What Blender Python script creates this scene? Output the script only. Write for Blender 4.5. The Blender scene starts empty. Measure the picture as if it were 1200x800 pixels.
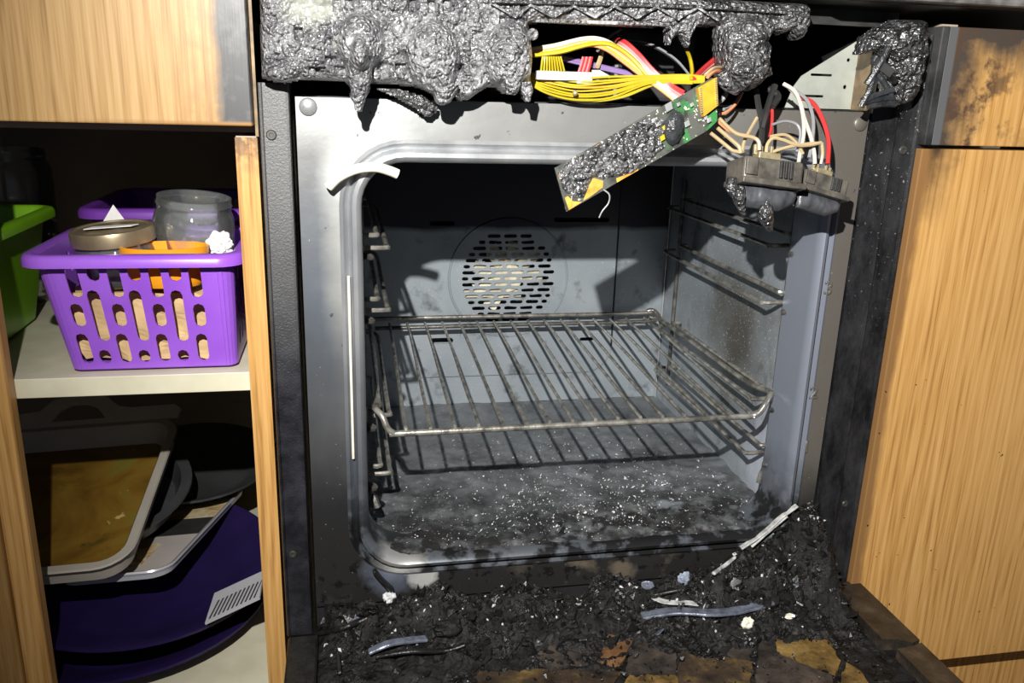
import bpy, bmesh, math, random
import numpy as np
from mathutils import Vector, Matrix, noise
from mathutils.geometry import tessellate_polygon
random.seed(7)
S = bpy.context.scene
COL = S.collection

# ------------------------------------------------------------------ camera, light, exposure
F_PX = 989.2841
CAM = Vector((-0.23298443, -0.72348683, 0.24068417))
RX = Vector((0.98133519, -0.19009389, 0.02907851))      # right
RY = Vector((-0.0266624, -0.284244, -0.95838117))       # down
RZ = Vector((0.19044779, 0.93971786, -0.284007))        # forward
cd = bpy.data.cameras.new('camera'); cam = bpy.data.objects.new('camera', cd); COL.objects.link(cam)
cd.sensor_width = 36; cd.lens = F_PX / 1200 * 36; cd.clip_start = 0.01
m = Matrix((RX, -RY, -RZ)).transposed().to_4x4(); m.translation = CAM; cam.matrix_world = m
S.camera = cam
S.view_settings.view_transform = 'Standard'; S.view_settings.look = 'None'
S.view_settings.exposure = 0.30; S.view_settings.gamma = 1.0; S.view_settings.use_curve_mapping = False

w = bpy.data.worlds.new('world'); S.world = w; w.use_nodes = True
w.node_tree.nodes['Background'].inputs[0].default_value = (0.80, 0.86, 1.0, 1)
w.node_tree.nodes['Background'].inputs[1].default_value = 0.06

ld = bpy.data.lights.new('hand_torch_light', 'SPOT'); lamp = bpy.data.objects.new('hand_torch_light', ld); COL.objects.link(lamp)
ld.energy = 66.0; ld.shadow_soft_size = 0.006; ld.color = (1.0, 0.975, 0.93); ld.spot_size = math.radians(116); ld.spot_blend = 1.0
lamp.location = (-0.318, -0.70, 0.466)
lamp.rotation_euler = (Vector((0.22, 0.0, 0.12)) - lamp.location).to_track_quat('-Z', 'Y').to_euler()

# ------------------------------------------------------------------ layout helpers
def dirpx(x, y): return RX * ((x - 600) / F_PX) + RY * ((y - 400) / F_PX) + RZ
def at(x, y, Y):
    d = dirpx(x, y); return CAM + d * ((Y - CAM.y) / d.y)
def atz(x, y, Z):
    d = dirpx(x, y); return CAM + d * ((Z - CAM.z) / d.z)

# ------------------------------------------------------------------ materials
class NT:
    def __init__(s, name):
        s.m = bpy.data.materials.new(name); s.m.use_nodes = True
        s.t = s.m.node_tree; s.b = s.t.nodes['Principled BSDF']
        s.pos = None
    def n(s, typ, **kw):
        nd = s.t.nodes.new(typ)
        for k, v in kw.items(): setattr(nd, k, v)
        return nd
    def l(s, a, b): s.t.links.new(a, b)
    def coord(s, stretch=(1, 1, 1), obj=False):
        if obj:
            c = s.n('ShaderNodeTexCoord').outputs['Object']
        else:
            c = s.n('ShaderNodeNewGeometry').outputs['Position']
        if stretch != (1, 1, 1):
            v = s.n('ShaderNodeVectorMath', operation='MULTIPLY'); s.l(c, v.inputs[0]); v.inputs[1].default_value = stretch; c = v.outputs[0]
        return c
    def noise(s, scale, detail=4, rough=.55, stretch=(1, 1, 1), dist=0., obj=False):
        nd = s.n('ShaderNodeTexNoise'); s.l(s.coord(stretch, obj), nd.inputs['Vector'])
        nd.inputs['Scale'].default_value = scale; nd.inputs['Detail'].default_value = detail
        nd.inputs['Roughness'].default_value = rough; nd.inputs['Distortion'].default_value = dist
        return nd.outputs['Fac']
    def math(s, op, a, b=None, clamp=False):
        nd = s.n('ShaderNodeMath', operation=op, use_clamp=clamp)
        for i, v in enumerate((a, b)):
            if v is None: continue
            if isinstance(v, (int, float)): nd.inputs[i].default_value = v
            else: s.l(v, nd.inputs[i])
        return nd.outputs[0]
    def ramp(s, fac, stops, interp='LINEAR'):
        nd = s.n('ShaderNodeValToRGB'); s.l(fac, nd.inputs[0]); cr = nd.color_ramp; cr.interpolation = interp
        while len(cr.elements) < len(stops): cr.elements.new(.5)
        for e, (p, c) in zip(cr.elements, stops): e.position = p; e.color = (*c, 1) if len(c) == 3 else c
        return nd.outputs[0]
    def axis(s, ax, a, b, nscale=0, namp=0., stretch=(1, 1, 1), obj=False):
        sp = s.n('ShaderNodeSeparateXYZ'); s.l(s.coord((1, 1, 1), obj), sp.inputs[0])
        v = sp.outputs['XYZ'.index(ax)]
        if nscale:
            k = s.math('MULTIPLY', s.math('SUBTRACT', s.noise(nscale, 5, .6, stretch, obj=obj), .5), namp * 2)
            v = s.math('ADD', v, k)
        return s.math('DIVIDE', s.math('SUBTRACT', v, a), b - a, True)
    def spot(s, c, r0, r1, nscale=0, namp=0.):
        v = s.n('ShaderNodeVectorMath', operation='DISTANCE'); s.l(s.coord(), v.inputs[0]); v.inputs[1].default_value = c
        d = v.outputs['Value']
        if nscale: d = s.math('ADD', d, s.math('MULTIPLY', s.math('SUBTRACT', s.noise(nscale, 5, .6), .5), namp * 2))
        return s.math('DIVIDE', s.math('SUBTRACT', r1, d), r1 - r0, True)
    def thresh(s, scale, a, b, detail=5, rough=.6, stretch=(1, 1, 1), obj=False):
        return s.math('DIVIDE', s.math('SUBTRACT', s.noise(scale, detail, rough, stretch, obj=obj), a), b - a, True)
    def mix(s, f, a, b):
        nd = s.n('ShaderNodeMix', data_type='RGBA')
        for i, v in ((6, a), (7, b)):
            if isinstance(v, tuple): nd.inputs[i].default_value = (*v, 1)
            else: s.l(v, nd.inputs[i])
        if isinstance(f, (int, float)): nd.inputs[0].default_value = f
        else: s.l(f, nd.inputs[0])
        return nd.outputs[2]
    def fin(s, col, rough=.5, metal=0., bump=None, spec=.5, **kw):
        b = s.b
        if isinstance(col, tuple): b.inputs['Base Color'].default_value = (*col, 1)
        else: s.l(col, b.inputs['Base Color'])
        for nm, v in (('Roughness', rough), ('Metallic', metal)):
            if isinstance(v, (int, float)): b.inputs[nm].default_value = v
            else: s.l(v, b.inputs[nm])
        b.inputs['Specular IOR Level'].default_value = spec
        for k, v in kw.items(): b.inputs[k].default_value = v
        if bump:
            h, st, di = bump; bn = s.n('ShaderNodeBump'); bn.inputs['Strength'].default_value = st; bn.inputs['Distance'].default_value = di
            s.l(h, bn.inputs['Height']); s.l(bn.outputs[0], b.inputs['Normal'])
        return s.m

def plain(name, c, rough=.5, metal=0., nz=80, var=.25, bump=.0, spec=.5, **kw):
    t = NT(name)
    col = t.ramp(t.noise(nz, 4), [(.3, tuple(x * (1 - var) for x in c)), (.7, tuple(min(1, x * (1 + var)) for x in c))])
    return t.fin(col, rough, metal, (t.noise(nz * 4, 3), bump, .001) if bump else None, spec, **kw)

def wood(name, tone=1., layers=(), tint=(1, 1, 1)):
    t = NT(name)
    f = t.noise(330, 3, .6, (1.5, 1.5, .035))
    g = t.noise(150, 4, .6, (1.6, 1.6, .035), .4)
    big = t.noise(5, 2, .5, (1.4, 1.4, .35), .6)
    wv = t.n('ShaderNodeTexWave', wave_type='BANDS', bands_direction='X', wave_profile='SIN'); t.l(t.coord((1, 1, .16)), wv.inputs['Vector'])
    wv.inputs['Scale'].default_value = 34; wv.inputs['Distortion'].default_value = 14.0; wv.inputs['Detail'].default_value = 2; wv.inputs['Detail Scale'].default_value = .55; wv.inputs['Detail Roughness'].default_value = .45
    v = t.math('ADD', t.math('ADD', t.math('MULTIPLY', g, .34), t.math('MULTIPLY', f, .42)), t.math('ADD', t.math('MULTIPLY', wv.outputs['Fac'], .085), t.math('MULTIPLY', big, .18)))
    T = tone
    col = t.ramp(v, [(.38, (.36 * T, .175 * T, .048 * T)), (.48, (.55 * T, .295 * T, .090 * T)), (.57, (.64 * T, .365 * T, .125 * T)), (.68, (.70 * T, .42 * T, .16 * T))])
    if tint != (1, 1, 1):
        vm = t.n('ShaderNodeVectorMath', operation='MULTIPLY'); t.l(col, vm.inputs[0]); vm.inputs[1].default_value = tint; col = vm.outputs[0]
    rough = .42
    for mask, c in [ly(t) for ly in layers]: col = t.mix(mask, col, c)
    return t.fin(col, rough, 0, (f, .15, .0006))

M = {}
def mask_mul(t, *ms):
    o = ms[0]
    for x in ms[1:]: o = t.math('MULTIPLY', o, x)
    return o
def mmax(t, a, b): return t.math('MAXIMUM', a, b)
M['wood'] = wood('oak_laminate', 1.0)
M['wood_edge'] = wood('oak_edge', 1.0, [lambda t: (mask_mul(t, t.axis('Z', .165, .205, 60, .02), t.thresh(90, .35, .5)), (.10, .05, .03))])
M['wood_front'] = wood('oak_drawer_front_scorched', .80, tint=(.97, 1.06, 1.25), layers=[
    lambda t: (mask_mul(t, t.axis('X', -.365, -.325, 45, .03), t.thresh(55, .35, .6)), (.34, .19, .075)),
    lambda t: (t.axis('X', -.329, -.3215, 30, .006), (.050, .050, .052)),
    lambda t: (mask_mul(t, t.axis('X', -.327, -.3215, 30, .004), t.thresh(60, .45, .70)), (.12, .12, .12)),
    lambda t: (mask_mul(t, t.axis('Z', .2125, .2105), t.axis('X', -.45, -.33)), (.30, .15, .04))])
M['wood_right'] = wood('oak_door_scorched', .93, [
    lambda t: (mask_mul(t, t.axis('Z', .13, .20, 30, .03), t.axis('X', .33, .300, 40, .02)), (.055, .032, .02)),
    lambda t: (t.axis('X', .2990, .2920, 70, .006, (1, 1, .3)), (.24, .125, .045)),
    lambda t: (t.thresh(130, .75, .765, 2), (.03, .018, .01))])
M['wood_right_top'] = wood('oak_drawer_front_smoked', .93, [
    lambda t: (mmax(t, t.axis('Z', .262, .296, 28, .03), t.axis('X', .345, .308, 26, .03)), (.062, .048, .038)),
    lambda t: (mask_mul(t, t.thresh(38, .52, .62), t.axis('X', .40, .34)), (.075, .045, .03)),
    lambda t: (t.axis('X', .3045, .3025), (.10, .10, .105))])
M['wood_dark'] = wood('oak_plinth', .62)

t = NT('cream_laminate'); M['cream'] = t.fin(t.ramp(t.noise(30, 4), [(.3, (.62, .58, .42)), (.7, (.74, .70, .54))]), .4)
t = NT('carcass_interior'); M['inside'] = t.fin(t.ramp(t.noise(20, 4), [(.3, (.34, .28, .225)), (.7, (.40, .335, .27))]), .5)

# sooty enamelled steel of the oven face
t = NT('heat_stained_face_steel')
base = t.ramp(t.noise(9, 3), [(.3, (.20, .20, .197)), (.7, (.27, .27, .266))])
base = t.mix(t.axis('X', .05, .20, 8, .05), base, (.17, .155, .135))                        # browner side
base = t.mix(mask_mul(t, t.spot((-.235, 0, .05), .03, .16, 12, .05), t.axis('X', -.225, -.25)), base, (.13, .148, .175))
base = t.mix(mask_mul(t, t.axis('X', -.256, -.236, 25, .010), t.axis('X', -.19, -.21), t.axis('Z', .01, .07, 12, .03)), base, (.36, .365, .35))
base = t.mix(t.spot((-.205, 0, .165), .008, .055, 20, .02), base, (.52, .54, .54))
base = t.mix(mask_mul(t, t.axis('Z', .185, .22), t.axis('X', -.1, -.16)), base, (.30, .31, .31))             # bleached corner
soot = t.axis('Z', .09, -.13, 10, .10, (1, 1, .4))
base = t.mix(mask_mul(t, soot, t.axis('X', -.1, -.2)), base, (.030, .031, .035))
base = t.mix(t.axis('Z', -.11, -.175, 18, .03), base, (.030, .029, .028))
base = t.mix(mask_mul(t, t.axis('Z', -.19, -.2, 30, .01), t.thresh(20, .50, .64), t.axis('X', -.10, -.02)), base, (.17, .14, .105))
base = t.mix(mask_mul(t, t.axis('Z', -.18, -.2, 30, .01), t.thresh(75, .55, .60)), base, (.012, .012, .012))
base = t.mix(t.spot((-.168, 0, -.212), .012, .017, 90, .006), base, (.58, .58, .56))
base = t.mix(t.spot((-.20, 0, -.205), .005, .03, 50, .015), base, (.20, .23, .30))
base = t.mix(t.thresh(70, .66, .69), base, (.06, .06, .06))
base = t.mix(t.thresh(420, .75, .77, 1), base, (.4, .4, .4))
M['face'] = t.fin(base, t.math('ADD', t.math('MULTIPLY', t.noise(22, 4), .25), .25), .45, (t.noise(150, 4), .15, .0006))

t = NT('lip_steel')
c = t.ramp(t.noise(40, 4, stretch=(1, 1, .3)), [(.3, (.30, .31, .33)), (.7, (.52, .53, .54))])
c = t.mix(t.axis('Z', .10, -.10, 12, .08), c, (.16, .175, .20))
c = t.mix(mask_mul(t, t.axis('Z', -.10, -.165, 40, .03), t.thresh(38, .42, .52)), c, (.025, .025, .026))
c = t.mix(mask_mul(t, t.axis('X', .185, .20), t.axis('Z', -.165, -.10, 30, .03)), c, (.30, .33, .40))
c = t.mix(t.spot((-.19, 0, -.190), .012, .030, 60, .012), c, (.50, .50, .49))  # lip highlight painted as a pale spot at the lower left
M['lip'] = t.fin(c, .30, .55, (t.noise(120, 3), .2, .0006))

t = NT('cavity_sheet')
c = t.ramp(t.noise(12, 5), [(.3, (.30, .34, .375)), (.7, (.42, .465, .50))])
c = t.mix(t.thresh(26, .58, .74), c, (.10, .11, .12))
c = t.mix(t.thresh(420, .73, .75, 1), c, (.7, .72, .72))
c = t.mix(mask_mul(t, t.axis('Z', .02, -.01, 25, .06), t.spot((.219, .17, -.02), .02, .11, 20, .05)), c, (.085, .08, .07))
c = t.mix(t.axis('Z', .056, .064, 14, .006), c, (.030, .030, .038))  # paints the opening's cast shadow into the upper back wall colour
M['sheet'] = t.fin(c, .45, .35, (t.noise(300, 3), .12, .0005))

t = NT('cavity_side_sheet')
c = t.ramp(t.noise(12, 5), [(.3, (.30, .34, .375)), (.7, (.42, .46, .50))])
c = t.mix(t.thresh(24, .56, .72, stretch=(1, 1, .5)), c, (.12, .125, .125))
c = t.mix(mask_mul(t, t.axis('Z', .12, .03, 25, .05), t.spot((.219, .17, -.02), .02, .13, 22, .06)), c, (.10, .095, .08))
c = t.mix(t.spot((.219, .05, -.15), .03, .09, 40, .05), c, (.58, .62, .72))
c = t.mix(t.thresh(500, .69, .71, 1), c, (.7, .72, .72))
M['side_sheet'] = t.fin(c, .42, .35, (t.noise(300, 3), .12, .0005))

t = NT('oven_floor_char')
c = t.ramp(t.noise(34, 7, .65), [(.34, (.012, .012, .013)), (.50, (.060, .062, .066)), (.66, (.16, .165, .17))])
c = t.mix(mask_mul(t, t.axis('Y', .13, .05, 20, .04), t.thresh(42, .44, .54)), c, (.016, .015, .015))
c = t.mix(mask_mul(t, t.axis('Y', .06, .22, 16, .09), t.thresh(18, .3, .6)), c, (.155, .168, .18))
c = t.mix(mask_mul(t, t.thresh(22, .57, .66), t.axis('X', -.05, .02)), c, (.19, .205, .225))
c = t.mix(mask_mul(t, t.thresh(360, .70, .73, 1), t.thresh(30, .42, .62)), c, (.7, .7, .68))
M['floorchar'] = t.fin(c, t.math('ADD', t.math('MULTIPLY', t.noise(40, 4), .5), .25), 0, (t.noise(160, 5, .7), .5, .0015))

t = NT('black_textured_trim')
c = t.ramp(t.noise(60, 5), [(.35, (.010, .010, .013)), (.7, (.032, .033, .040))])
c = t.mix(t.axis('Z', -.02, .18, 14, .06), c, (.115, .115, .115))
M['trim'] = t.fin(c, t.math('ADD', t.math('MULTIPLY', t.axis('Z', -.02, .1, 20, .1), .18), .30), .1, (t.noise(520, 3, .6), .55, .0012))
t = NT('black_smooth_trim')
c = t.ramp(t.noise(50, 6, .7, (1, 1, .4)), [(.38, (.006, .006, .007)), (.7, (.034, .034, .037))])
c = t.mix(mask_mul(t, t.thresh(300, .68, .72, 2), t.axis('Z', .0, .15)), c, (.22, .22, .22))
M['trim_right'] = t.fin(c, .34, .1, (t.noise(260, 5, .7), .35, .0012))
M['black'] = plain('soot_black', (.012, .012, .013), .6)
M['black_gap'] = plain('gap_black', (.004, .004, .004), .9)

# melted plastic
def melted(name, lo, hi, rough, bscale=210, ash=.6, pale_spot=()):
    t = NT(name)
    vo = t.n('ShaderNodeTexVoronoi', feature='SMOOTH_F1'); t.l(t.coord(), vo.inputs['Vector']); vo.inputs['Scale'].default_value = bscale; vo.inputs['Smoothness'].default_value = .5
    vo.inputs['Randomness'].default_value = 1.0
    c = t.ramp(t.noise(75, 6, .65), [(.36, lo), (.64, hi)])
    pale = t.thresh(32, ash, ash + .05)
    c = t.mix(pale, c, tuple(min(1, x * 1.5) for x in hi))
    hgt = t.math('ADD', t.math('MULTIPLY', vo.outputs['Distance'], -1.0), t.math('MULTIPLY', t.noise(bscale * .7, 4, .6), .9))
    hgt = t.math('MULTIPLY', hgt, t.math('SUBTRACT', 1.0, t.math('MULTIPLY', pale, .8)))
    if pale_spot:
        for c_, r0, r1 in pale_spot:
            sp_ = t.spot(c_, r0, r1, 60, .008); c = t.mix(sp_, c, (.30, .31, .27)); hgt = t.math('MULTIPLY', hgt, t.math('SUBTRACT', 1.0, t.math('MULTIPLY', sp_, .85)))
    return t.fin(c, rough, 0, (hgt, .9, .0042), 1.0, **{'Coat Weight': .5, 'Coat Roughness': .18})
M['melt'] = melted('melted_panel_ash_grey', (.062, .062, .067), (.235, .235, .245), .28, 330, .62, (((-.258, -.035, .2985), .006, .022), ((-.243, -.035, .297), .005, .014), ((-.227, -.035, .271), .004, .012)))
M['melt_dark'] = melted('melted_plastic_black', (.010, .010, .011), (.060, .060, .062), .22, 280, .72)
M['melt_mid'] = melted('melted_plastic_dark_grey', (.020, .020, .022), (.105, .105, .107), .26, 290, .68)
M['lump'] = melted('melted_knob_grey', (.05, .05, .052), (.17, .17, .172), .24, 260, .64)
t = NT('char_rubble')
c = t.ramp(t.noise(60, 7, .7), [(.40, (.003, .003, .003)), (.58, (.012, .0115, .011)), (.72, (.055, .052, .048))])
c = t.mix(t.thresh(300, .72, .74, 2), c, (.36, .35, .33))
M['char'] = t.fin(c, t.math('ADD', t.math('MULTIPLY', t.thresh(45, .42, .62), .55), .22), 0, (t.noise(240, 5, .7), .8, .003), .35)
M['ash'] = plain('white_ash', (.55, .56, .57), .9, nz=300)
M['ash_blue'] = plain('blue_grey_ash', (.26, .30, .38), .6, nz=200)
M['shard'] = plain('blue_grey_strip', (.14, .155, .20), .32, .3, nz=120, var=.5, bump=.3)
M['shard_light'] = plain('ash_coated_strip', (.42, .42, .41), .6, 0, nz=120, var=.5, bump=.5)
M['shard_dark'] = plain('charred_strip', (.012, .0118, .0115), .30, .0, nz=120, var=.6, bump=.6, spec=.4)
t = NT('browned_door_glass')
c = t.ramp(t.noise(30, 6, .65), [(.34, (.012, .009, .007)), (.52, (.045, .030, .018)), (.64, (.11, .07, .025)), (.76, (.20, .13, .045))])
c = t.mix(t.thresh(55, .58, .64), c, (.03, .025, .02))
M['brown'] = t.fin(c, .45, 0, (t.noise(170, 5, .7), .7, .002))
t = NT('browned_door_glass_golden')
c = t.ramp(t.noise(45, 6, .65), [(.34, (.030, .020, .009)), (.50, (.14, .085, .025)), (.72, (.27, .18, .06))])
M['golden'] = t.fin(c, .4, 0, (t.noise(210, 5, .7), .8, .002))
t = NT('browned_door_glass_dull')
c = t.ramp(t.noise(40, 6, .65), [(.36, (.012, .010, .009)), (.55, (.045, .036, .029)), (.75, (.095, .072, .052))])
M['dull'] = t.fin(c, .5, 0, (t.noise(170, 5, .7), .7, .002))
t = NT('browned_door_glass_rust')
c = t.ramp(t.noise(40, 6, .65), [(.32, (.05, .025, .012)), (.55, (.17, .085, .035)), (.75, (.26, .16, .07))])
M['rust'] = t.fin(c, .45, 0, (t.noise(170, 5, .7), .7, .002))
t = NT('door_frame_brown_soot')
c = t.ramp(t.noise(40, 6, .65), [(.32, (.008, .007, .006)), (.55, (.032, .026, .020)), (.75, (.085, .062, .042))])
M['doorframe'] = t.fin(c, .40, .1, (t.noise(170, 5, .7), .5, .002))

t = NT('rack_wire'); M['wire'] = t.fin(t.ramp(t.noise(90, 5), [(.35, (.14, .135, .12)), (.65, (.46, .44, .39))]), .33, .6, (t.noise(400, 3), .4, .0008))
t = NT('rack_wire_dark'); M['wire_dark'] = t.fin(t.ramp(t.noise(90, 5), [(.35, (.05, .05, .048)), (.65, (.22, .21, .19))]), .35, .5, (t.noise(400, 3), .4, .0008))
M['steel'] = plain('zinc_steel', (.40, .41, .40), .4, .5, nz=60)
M['bracket'] = plain('pale_zinc_bracket', (.42, .44, .39), .5, .3, nz=25, var=.2)
M['olive'] = plain('olive_bracket', (.36, .33, .05), .4, .2, nz=60)
M['rusty'] = plain('browned_bracket', (.16, .11, .06), .5, .3, nz=60, var=.5)
M['duct'] = plain('sooty_duct', (.045, .045, .046), .4, .3, nz=40, var=.6)
M['duct_box'] = plain('sooty_top_box', (.010, .010, .011), .6, 0, nz=40, var=.6)
M['seal'] = plain('fibre_seal', (.74, .70, .58), .8, 0, nz=160, var=.12)
M['fan'] = plain('scorched_fan', (.62, .57, .42), .6, 0, nz=70, var=.35)
M['screw'] = plain('screw_steel', (.10, .10, .09), .35, .6)

def wm(name, c): return plain(name, c, .38, 0, nz=60, var=.12)
M['w_yellow'] = wm('wire_yellow', (.40, .31, .012)); M['w_amber'] = wm('wire_amber', (.66, .33, .03)); M['w_white'] = wm('wire_white', (.56, .51, .42))
M['w_red'] = wm('wire_red', (.46, .03, .03)); M['w_pink'] = wm('wire_faded_pink', (.62, .20, .20)); M['w_cream'] = wm('wire_cream', (.42, .32, .18))
M['w_black'] = wm('wire_black', (.02, .02, .02)); M['w_grey'] = wm('wire_grey', (.22, .22, .23)); M['w_violet'] = wm('wire_violet', (.16, .10, .24))
M['w_orange'] = wm('wire_orange', (.72, .26, .12))
M['conn_white'] = plain('connector_white', (.62, .61, .58), .4); M['conn_grey'] = plain('connector_grey', (.35, .36, .36), .4)
M['brass'] = plain('brass_terminal', (.48, .40, .24), .35, .6, nz=200)
t = NT('circuit_board_green')
c = t.ramp(t.noise(60, 5), [(.40, (.026, .029, .025)), (.60, (.075, .080, .070))])
c = t.mix(mask_mul(t, t.thresh(70, .52, .57), t.axis('X', .02, .045)), c, (.03, .17, .045))
c = t.mix(t.thresh(330, .66, .68, 1), c, (.55, .52, .42))
M['pcb'] = t.fin(c, .4, 0, (t.noise(400, 2), .3, .0006))
M['pcb_edge'] = plain('browned_laminate', (.58, .26, .03), .5, 0, nz=110, var=.35, bump=.4)
M['chip'] = plain('amber_connector', (.50, .26, .02), .4, 0, nz=120, var=.2)
M['pcb_gold'] = plain('solder_pin', (.62, .55, .30), .3, .7)
M['blob'] = plain('charred_component', (.03, .032, .035), .25, 0, nz=120, var=.5, bump=.8)
t = NT('switch_brown_plastic')
c = t.ramp(t.noise(60, 5), [(.35, (.035, .032, .028)), (.65, (.12, .108, .09))])
M['switch'] = t.fin(c, .35, 0, (t.noise(260, 4), .3, .0012))
M['skirt'] = plain('smooth_melted_switch_base', (.055, .057, .064), .35, 0, nz=70, var=.4, bump=.3)
t = NT('purple_plastic'); M['purple'] = t.fin(t.ramp(t.noise(12, 3), [(.3, (.28, .085, .60)), (.7, (.35, .125, .69))]), .32, 0, (t.noise(45, 2), .06, .002), .5)
t.b.inputs['Subsurface Weight'].default_value = .25; t.b.inputs['Subsurface Radius'].default_value = (.004, .002, .006)
t = NT('purple_plastic_deep'); M['purple_deep'] = t.fin(t.ramp(t.noise(12, 3), [(.3, (.13, .03, .30)), (.7, (.18, .045, .36))]), .35)
M['green'] = plain('green_plastic', (.22, .52, .015), .32, 0, nz=12, var=.15)
M['gold_lid'] = plain('gold_tin_lid', (.34, .27, .17), .38, .6, nz=50, var=.25)
M['orange'] = plain('orange_plastic', (.92, .36, .015), .35, 0, nz=30, var=.12)
M['paper'] = plain('white_paper', (.80, .79, .76), .85, 0, nz=60, var=.1, bump=.2)
M['kraft'] = plain('brown_paper', (.58, .40, .20), .8, 0, nz=40, var=.2, bump=.3)
t = NT('clear_glass'); M['glass'] = t.m
tb_ = t.n('ShaderNodeBsdfTransparent'); tb_.inputs[0].default_value = (.93, .95, .94, 1)
gb_ = t.n('ShaderNodeBsdfGlossy'); gb_.inputs['Roughness'].default_value = .04
fr_ = t.n('ShaderNodeFresnel'); fr_.inputs['IOR'].default_value = 1.5
mx_ = t.n('ShaderNodeMixShader'); t.l(t.math('ADD', t.math('MULTIPLY', fr_.outputs[0], 1.1), .03, True), mx_.inputs[0]); t.l(tb_.outputs[0], mx_.inputs[1]); t.l(gb_.outputs[0], mx_.inputs[2])
df_ = t.n('ShaderNodeBsdfDiffuse'); df_.inputs[0].default_value = (.8, .84, .82, 1)
my_ = t.n('ShaderNodeMixShader'); my_.inputs[0].default_value = .07; t.l(mx_.outputs[0], my_.inputs[1]); t.l(df_.outputs[0], my_.inputs[2])
t.l(my_.outputs[0], t.t.nodes['Material Output'].inputs[0])
M['tray_white'] = plain('tray_white_melamine', (.42, .385, .33), .35, 0, nz=20, var=.1)
t = NT('tray_picture')
c = t.ramp(t.noise(9, 5, .6, (1, 1.3, 1), 1.0), [(.30, (.045, .024, .006)), (.45, (.15, .078, .012)), (.58, (.22, .125, .018)), (.70, (.17, .165, .03))])
c = t.mix(t.thresh(22, .60, .66), c, (.06, .055, .012)); c = t.mix(t.thresh(30, .66, .69), c, (.62, .42, .16))
M['tray_pic'] = t.fin(c, .3)
M['tray_dark'] = plain('dark_grey_metal_tray', (.07, .075, .075), .35, .3, nz=20, var=.2)
M['tray_lip'] = plain('pale_tray_lip', (.55, .55, .58), .3, .2, nz=20, var=.1)
M['tray_ground'] = plain('tray_pale_print', (.60, .54, .50), .35, 0, nz=20, var=.08)
t = NT('bread_print'); c = t.ramp(t.noise(55, 4, .6, dist=1.2), [(.35, (.42, .24, .07)), (.5, (.70, .52, .27)), (.65, (.80, .70, .50))]); M['bread'] = t.fin(c, .35)
M['print_dark'] = plain('dark_print', (.04, .04, .04), .4)
M['navy'] = plain('navy_plastic', (.018, .010, .065), .40, 0, nz=20, var=.2)
M['worktop'] = plain('worktop_dark', (.05, .05, .052), .35, 0, nz=200, var=.4)
M['worktop_edge'] = plain('worktop_edge_sooty', (.14, .135, .13), .4, 0, nz=90, var=.5)

# ------------------------------------------------------------------ mesh helpers
def thing(name, label, cat, base, group=None, kind=None):
    o = bpy.data.objects.new(name, None); COL.objects.link(o); o.empty_display_size = .02
    o.location = base; o['label'] = label
    if kind: o['kind'] = kind
    else: o['category'] = cat
    if group: o['group'] = group
    return o
def wbase(p):
    v = Vector((0, 0, 0))
    while p is not None: v = v + Vector(p.location); p = p.parent
    return v
def mk(name, VF, mat, parent=None, base=None, smooth=False, mats=None, label=None):
    V, F = VF[0], VF[1]
    b = wbase(parent) if parent is not None else Vector((0, 0, 0))
    own = Vector(base) if base is not None else Vector((0, 0, 0))
    off = b + own if parent is None else b
    me = bpy.data.meshes.new(name)
    me.from_pydata([(v[0] - off[0], v[1] - off[1], v[2] - off[2]) for v in V], [], F)
    me.materials.append(M[mat])
    if mats:
        for k in mats: me.materials.append(M[k])
    if len(VF) > 2:
        for p, i in zip(me.polygons, VF[2]): p.material_index = i
    if smooth:
        for p in me.polygons: p.use_smooth = True
        if smooth != 'all': me.set_sharp_from_angle(angle=math.radians(48))
    me.update()
    o = bpy.data.objects.new(name, me); COL.objects.link(o)
    if parent is not None: o.parent = parent
    else: o.location = own
    if label: o['label'] = label
    return o
def tag(o, label, cat, group=None, kind=None):
    o['label'] = label
    if cat: o['category'] = cat
    if group: o['group'] = group
    if kind: o['kind'] = kind
    return o
def solid(o, th, offset=0):
    md = o.modifiers.new('thickness', 'SOLIDIFY'); md.thickness = th; md.offset = offset; return o
def bevel(o, wd, seg=2):
    md = o.modifiers.new('bevel', 'BEVEL'); md.width = wd; md.segments = seg; md.limit_method = 'ANGLE'; return o
def join(*vfs):
    V, F, Mi = [], [], []
    for vf in vfs:
        n = len(V); V += list(vf[0]); F += [tuple(i + n for i in f) for f in vf[1]]
        Mi += list(vf[2]) if len(vf) > 2 else [0] * len(vf[1])
    return V, F, Mi
def box(x0, x1, y0, y1, z0, z1, bv=0.):
    V = [(x, y, z) for x in (x0, x1) for y in (y0, y1) for z in (z0, z1)]
    F = [(0, 1, 3, 2), (4, 6, 7, 5), (0, 4, 5, 1), (2, 3, 7, 6), (0, 2, 6, 4), (1, 5, 7, 3)]
    if bv > 0:
        bm = bmesh.new(); vs = [bm.verts.new(v) for v in V]
        for f in F: bm.faces.new([vs[i] for i in f])
        bmesh.ops.bevel(bm, geom=bm.edges[:], offset=bv, segments=2, affect='EDGES', profile=.5)
        bm.verts.index_update(); V = [tuple(v.co) for v in bm.verts]; F = [tuple(v.index for v in f.verts) for f in bm.faces]; bm.free()
    return V, F
def xform(VF, mt): return ([tuple(mt @ Vector(v)) for v in VF[0]],) + tuple(VF[1:])
def obox(c, ax, ay, az, bv=0.):
    """box with centre c and half-axis vectors"""
    V, F = box(-1, 1, -1, 1, -1, 1)
    c, ax, ay, az = map(Vector, (c, ax, ay, az))
    L = (ax.length, ay.length, az.length)
    V, F = box(-L[0], L[0], -L[1], L[1], -L[2], L[2], bv)
    a, b_, d = ax.normalized(), ay.normalized(), az.normalized()
    return [tuple(c + a * v[0] + b_ * v[1] + d * v[2]) for v in V], F
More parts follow.
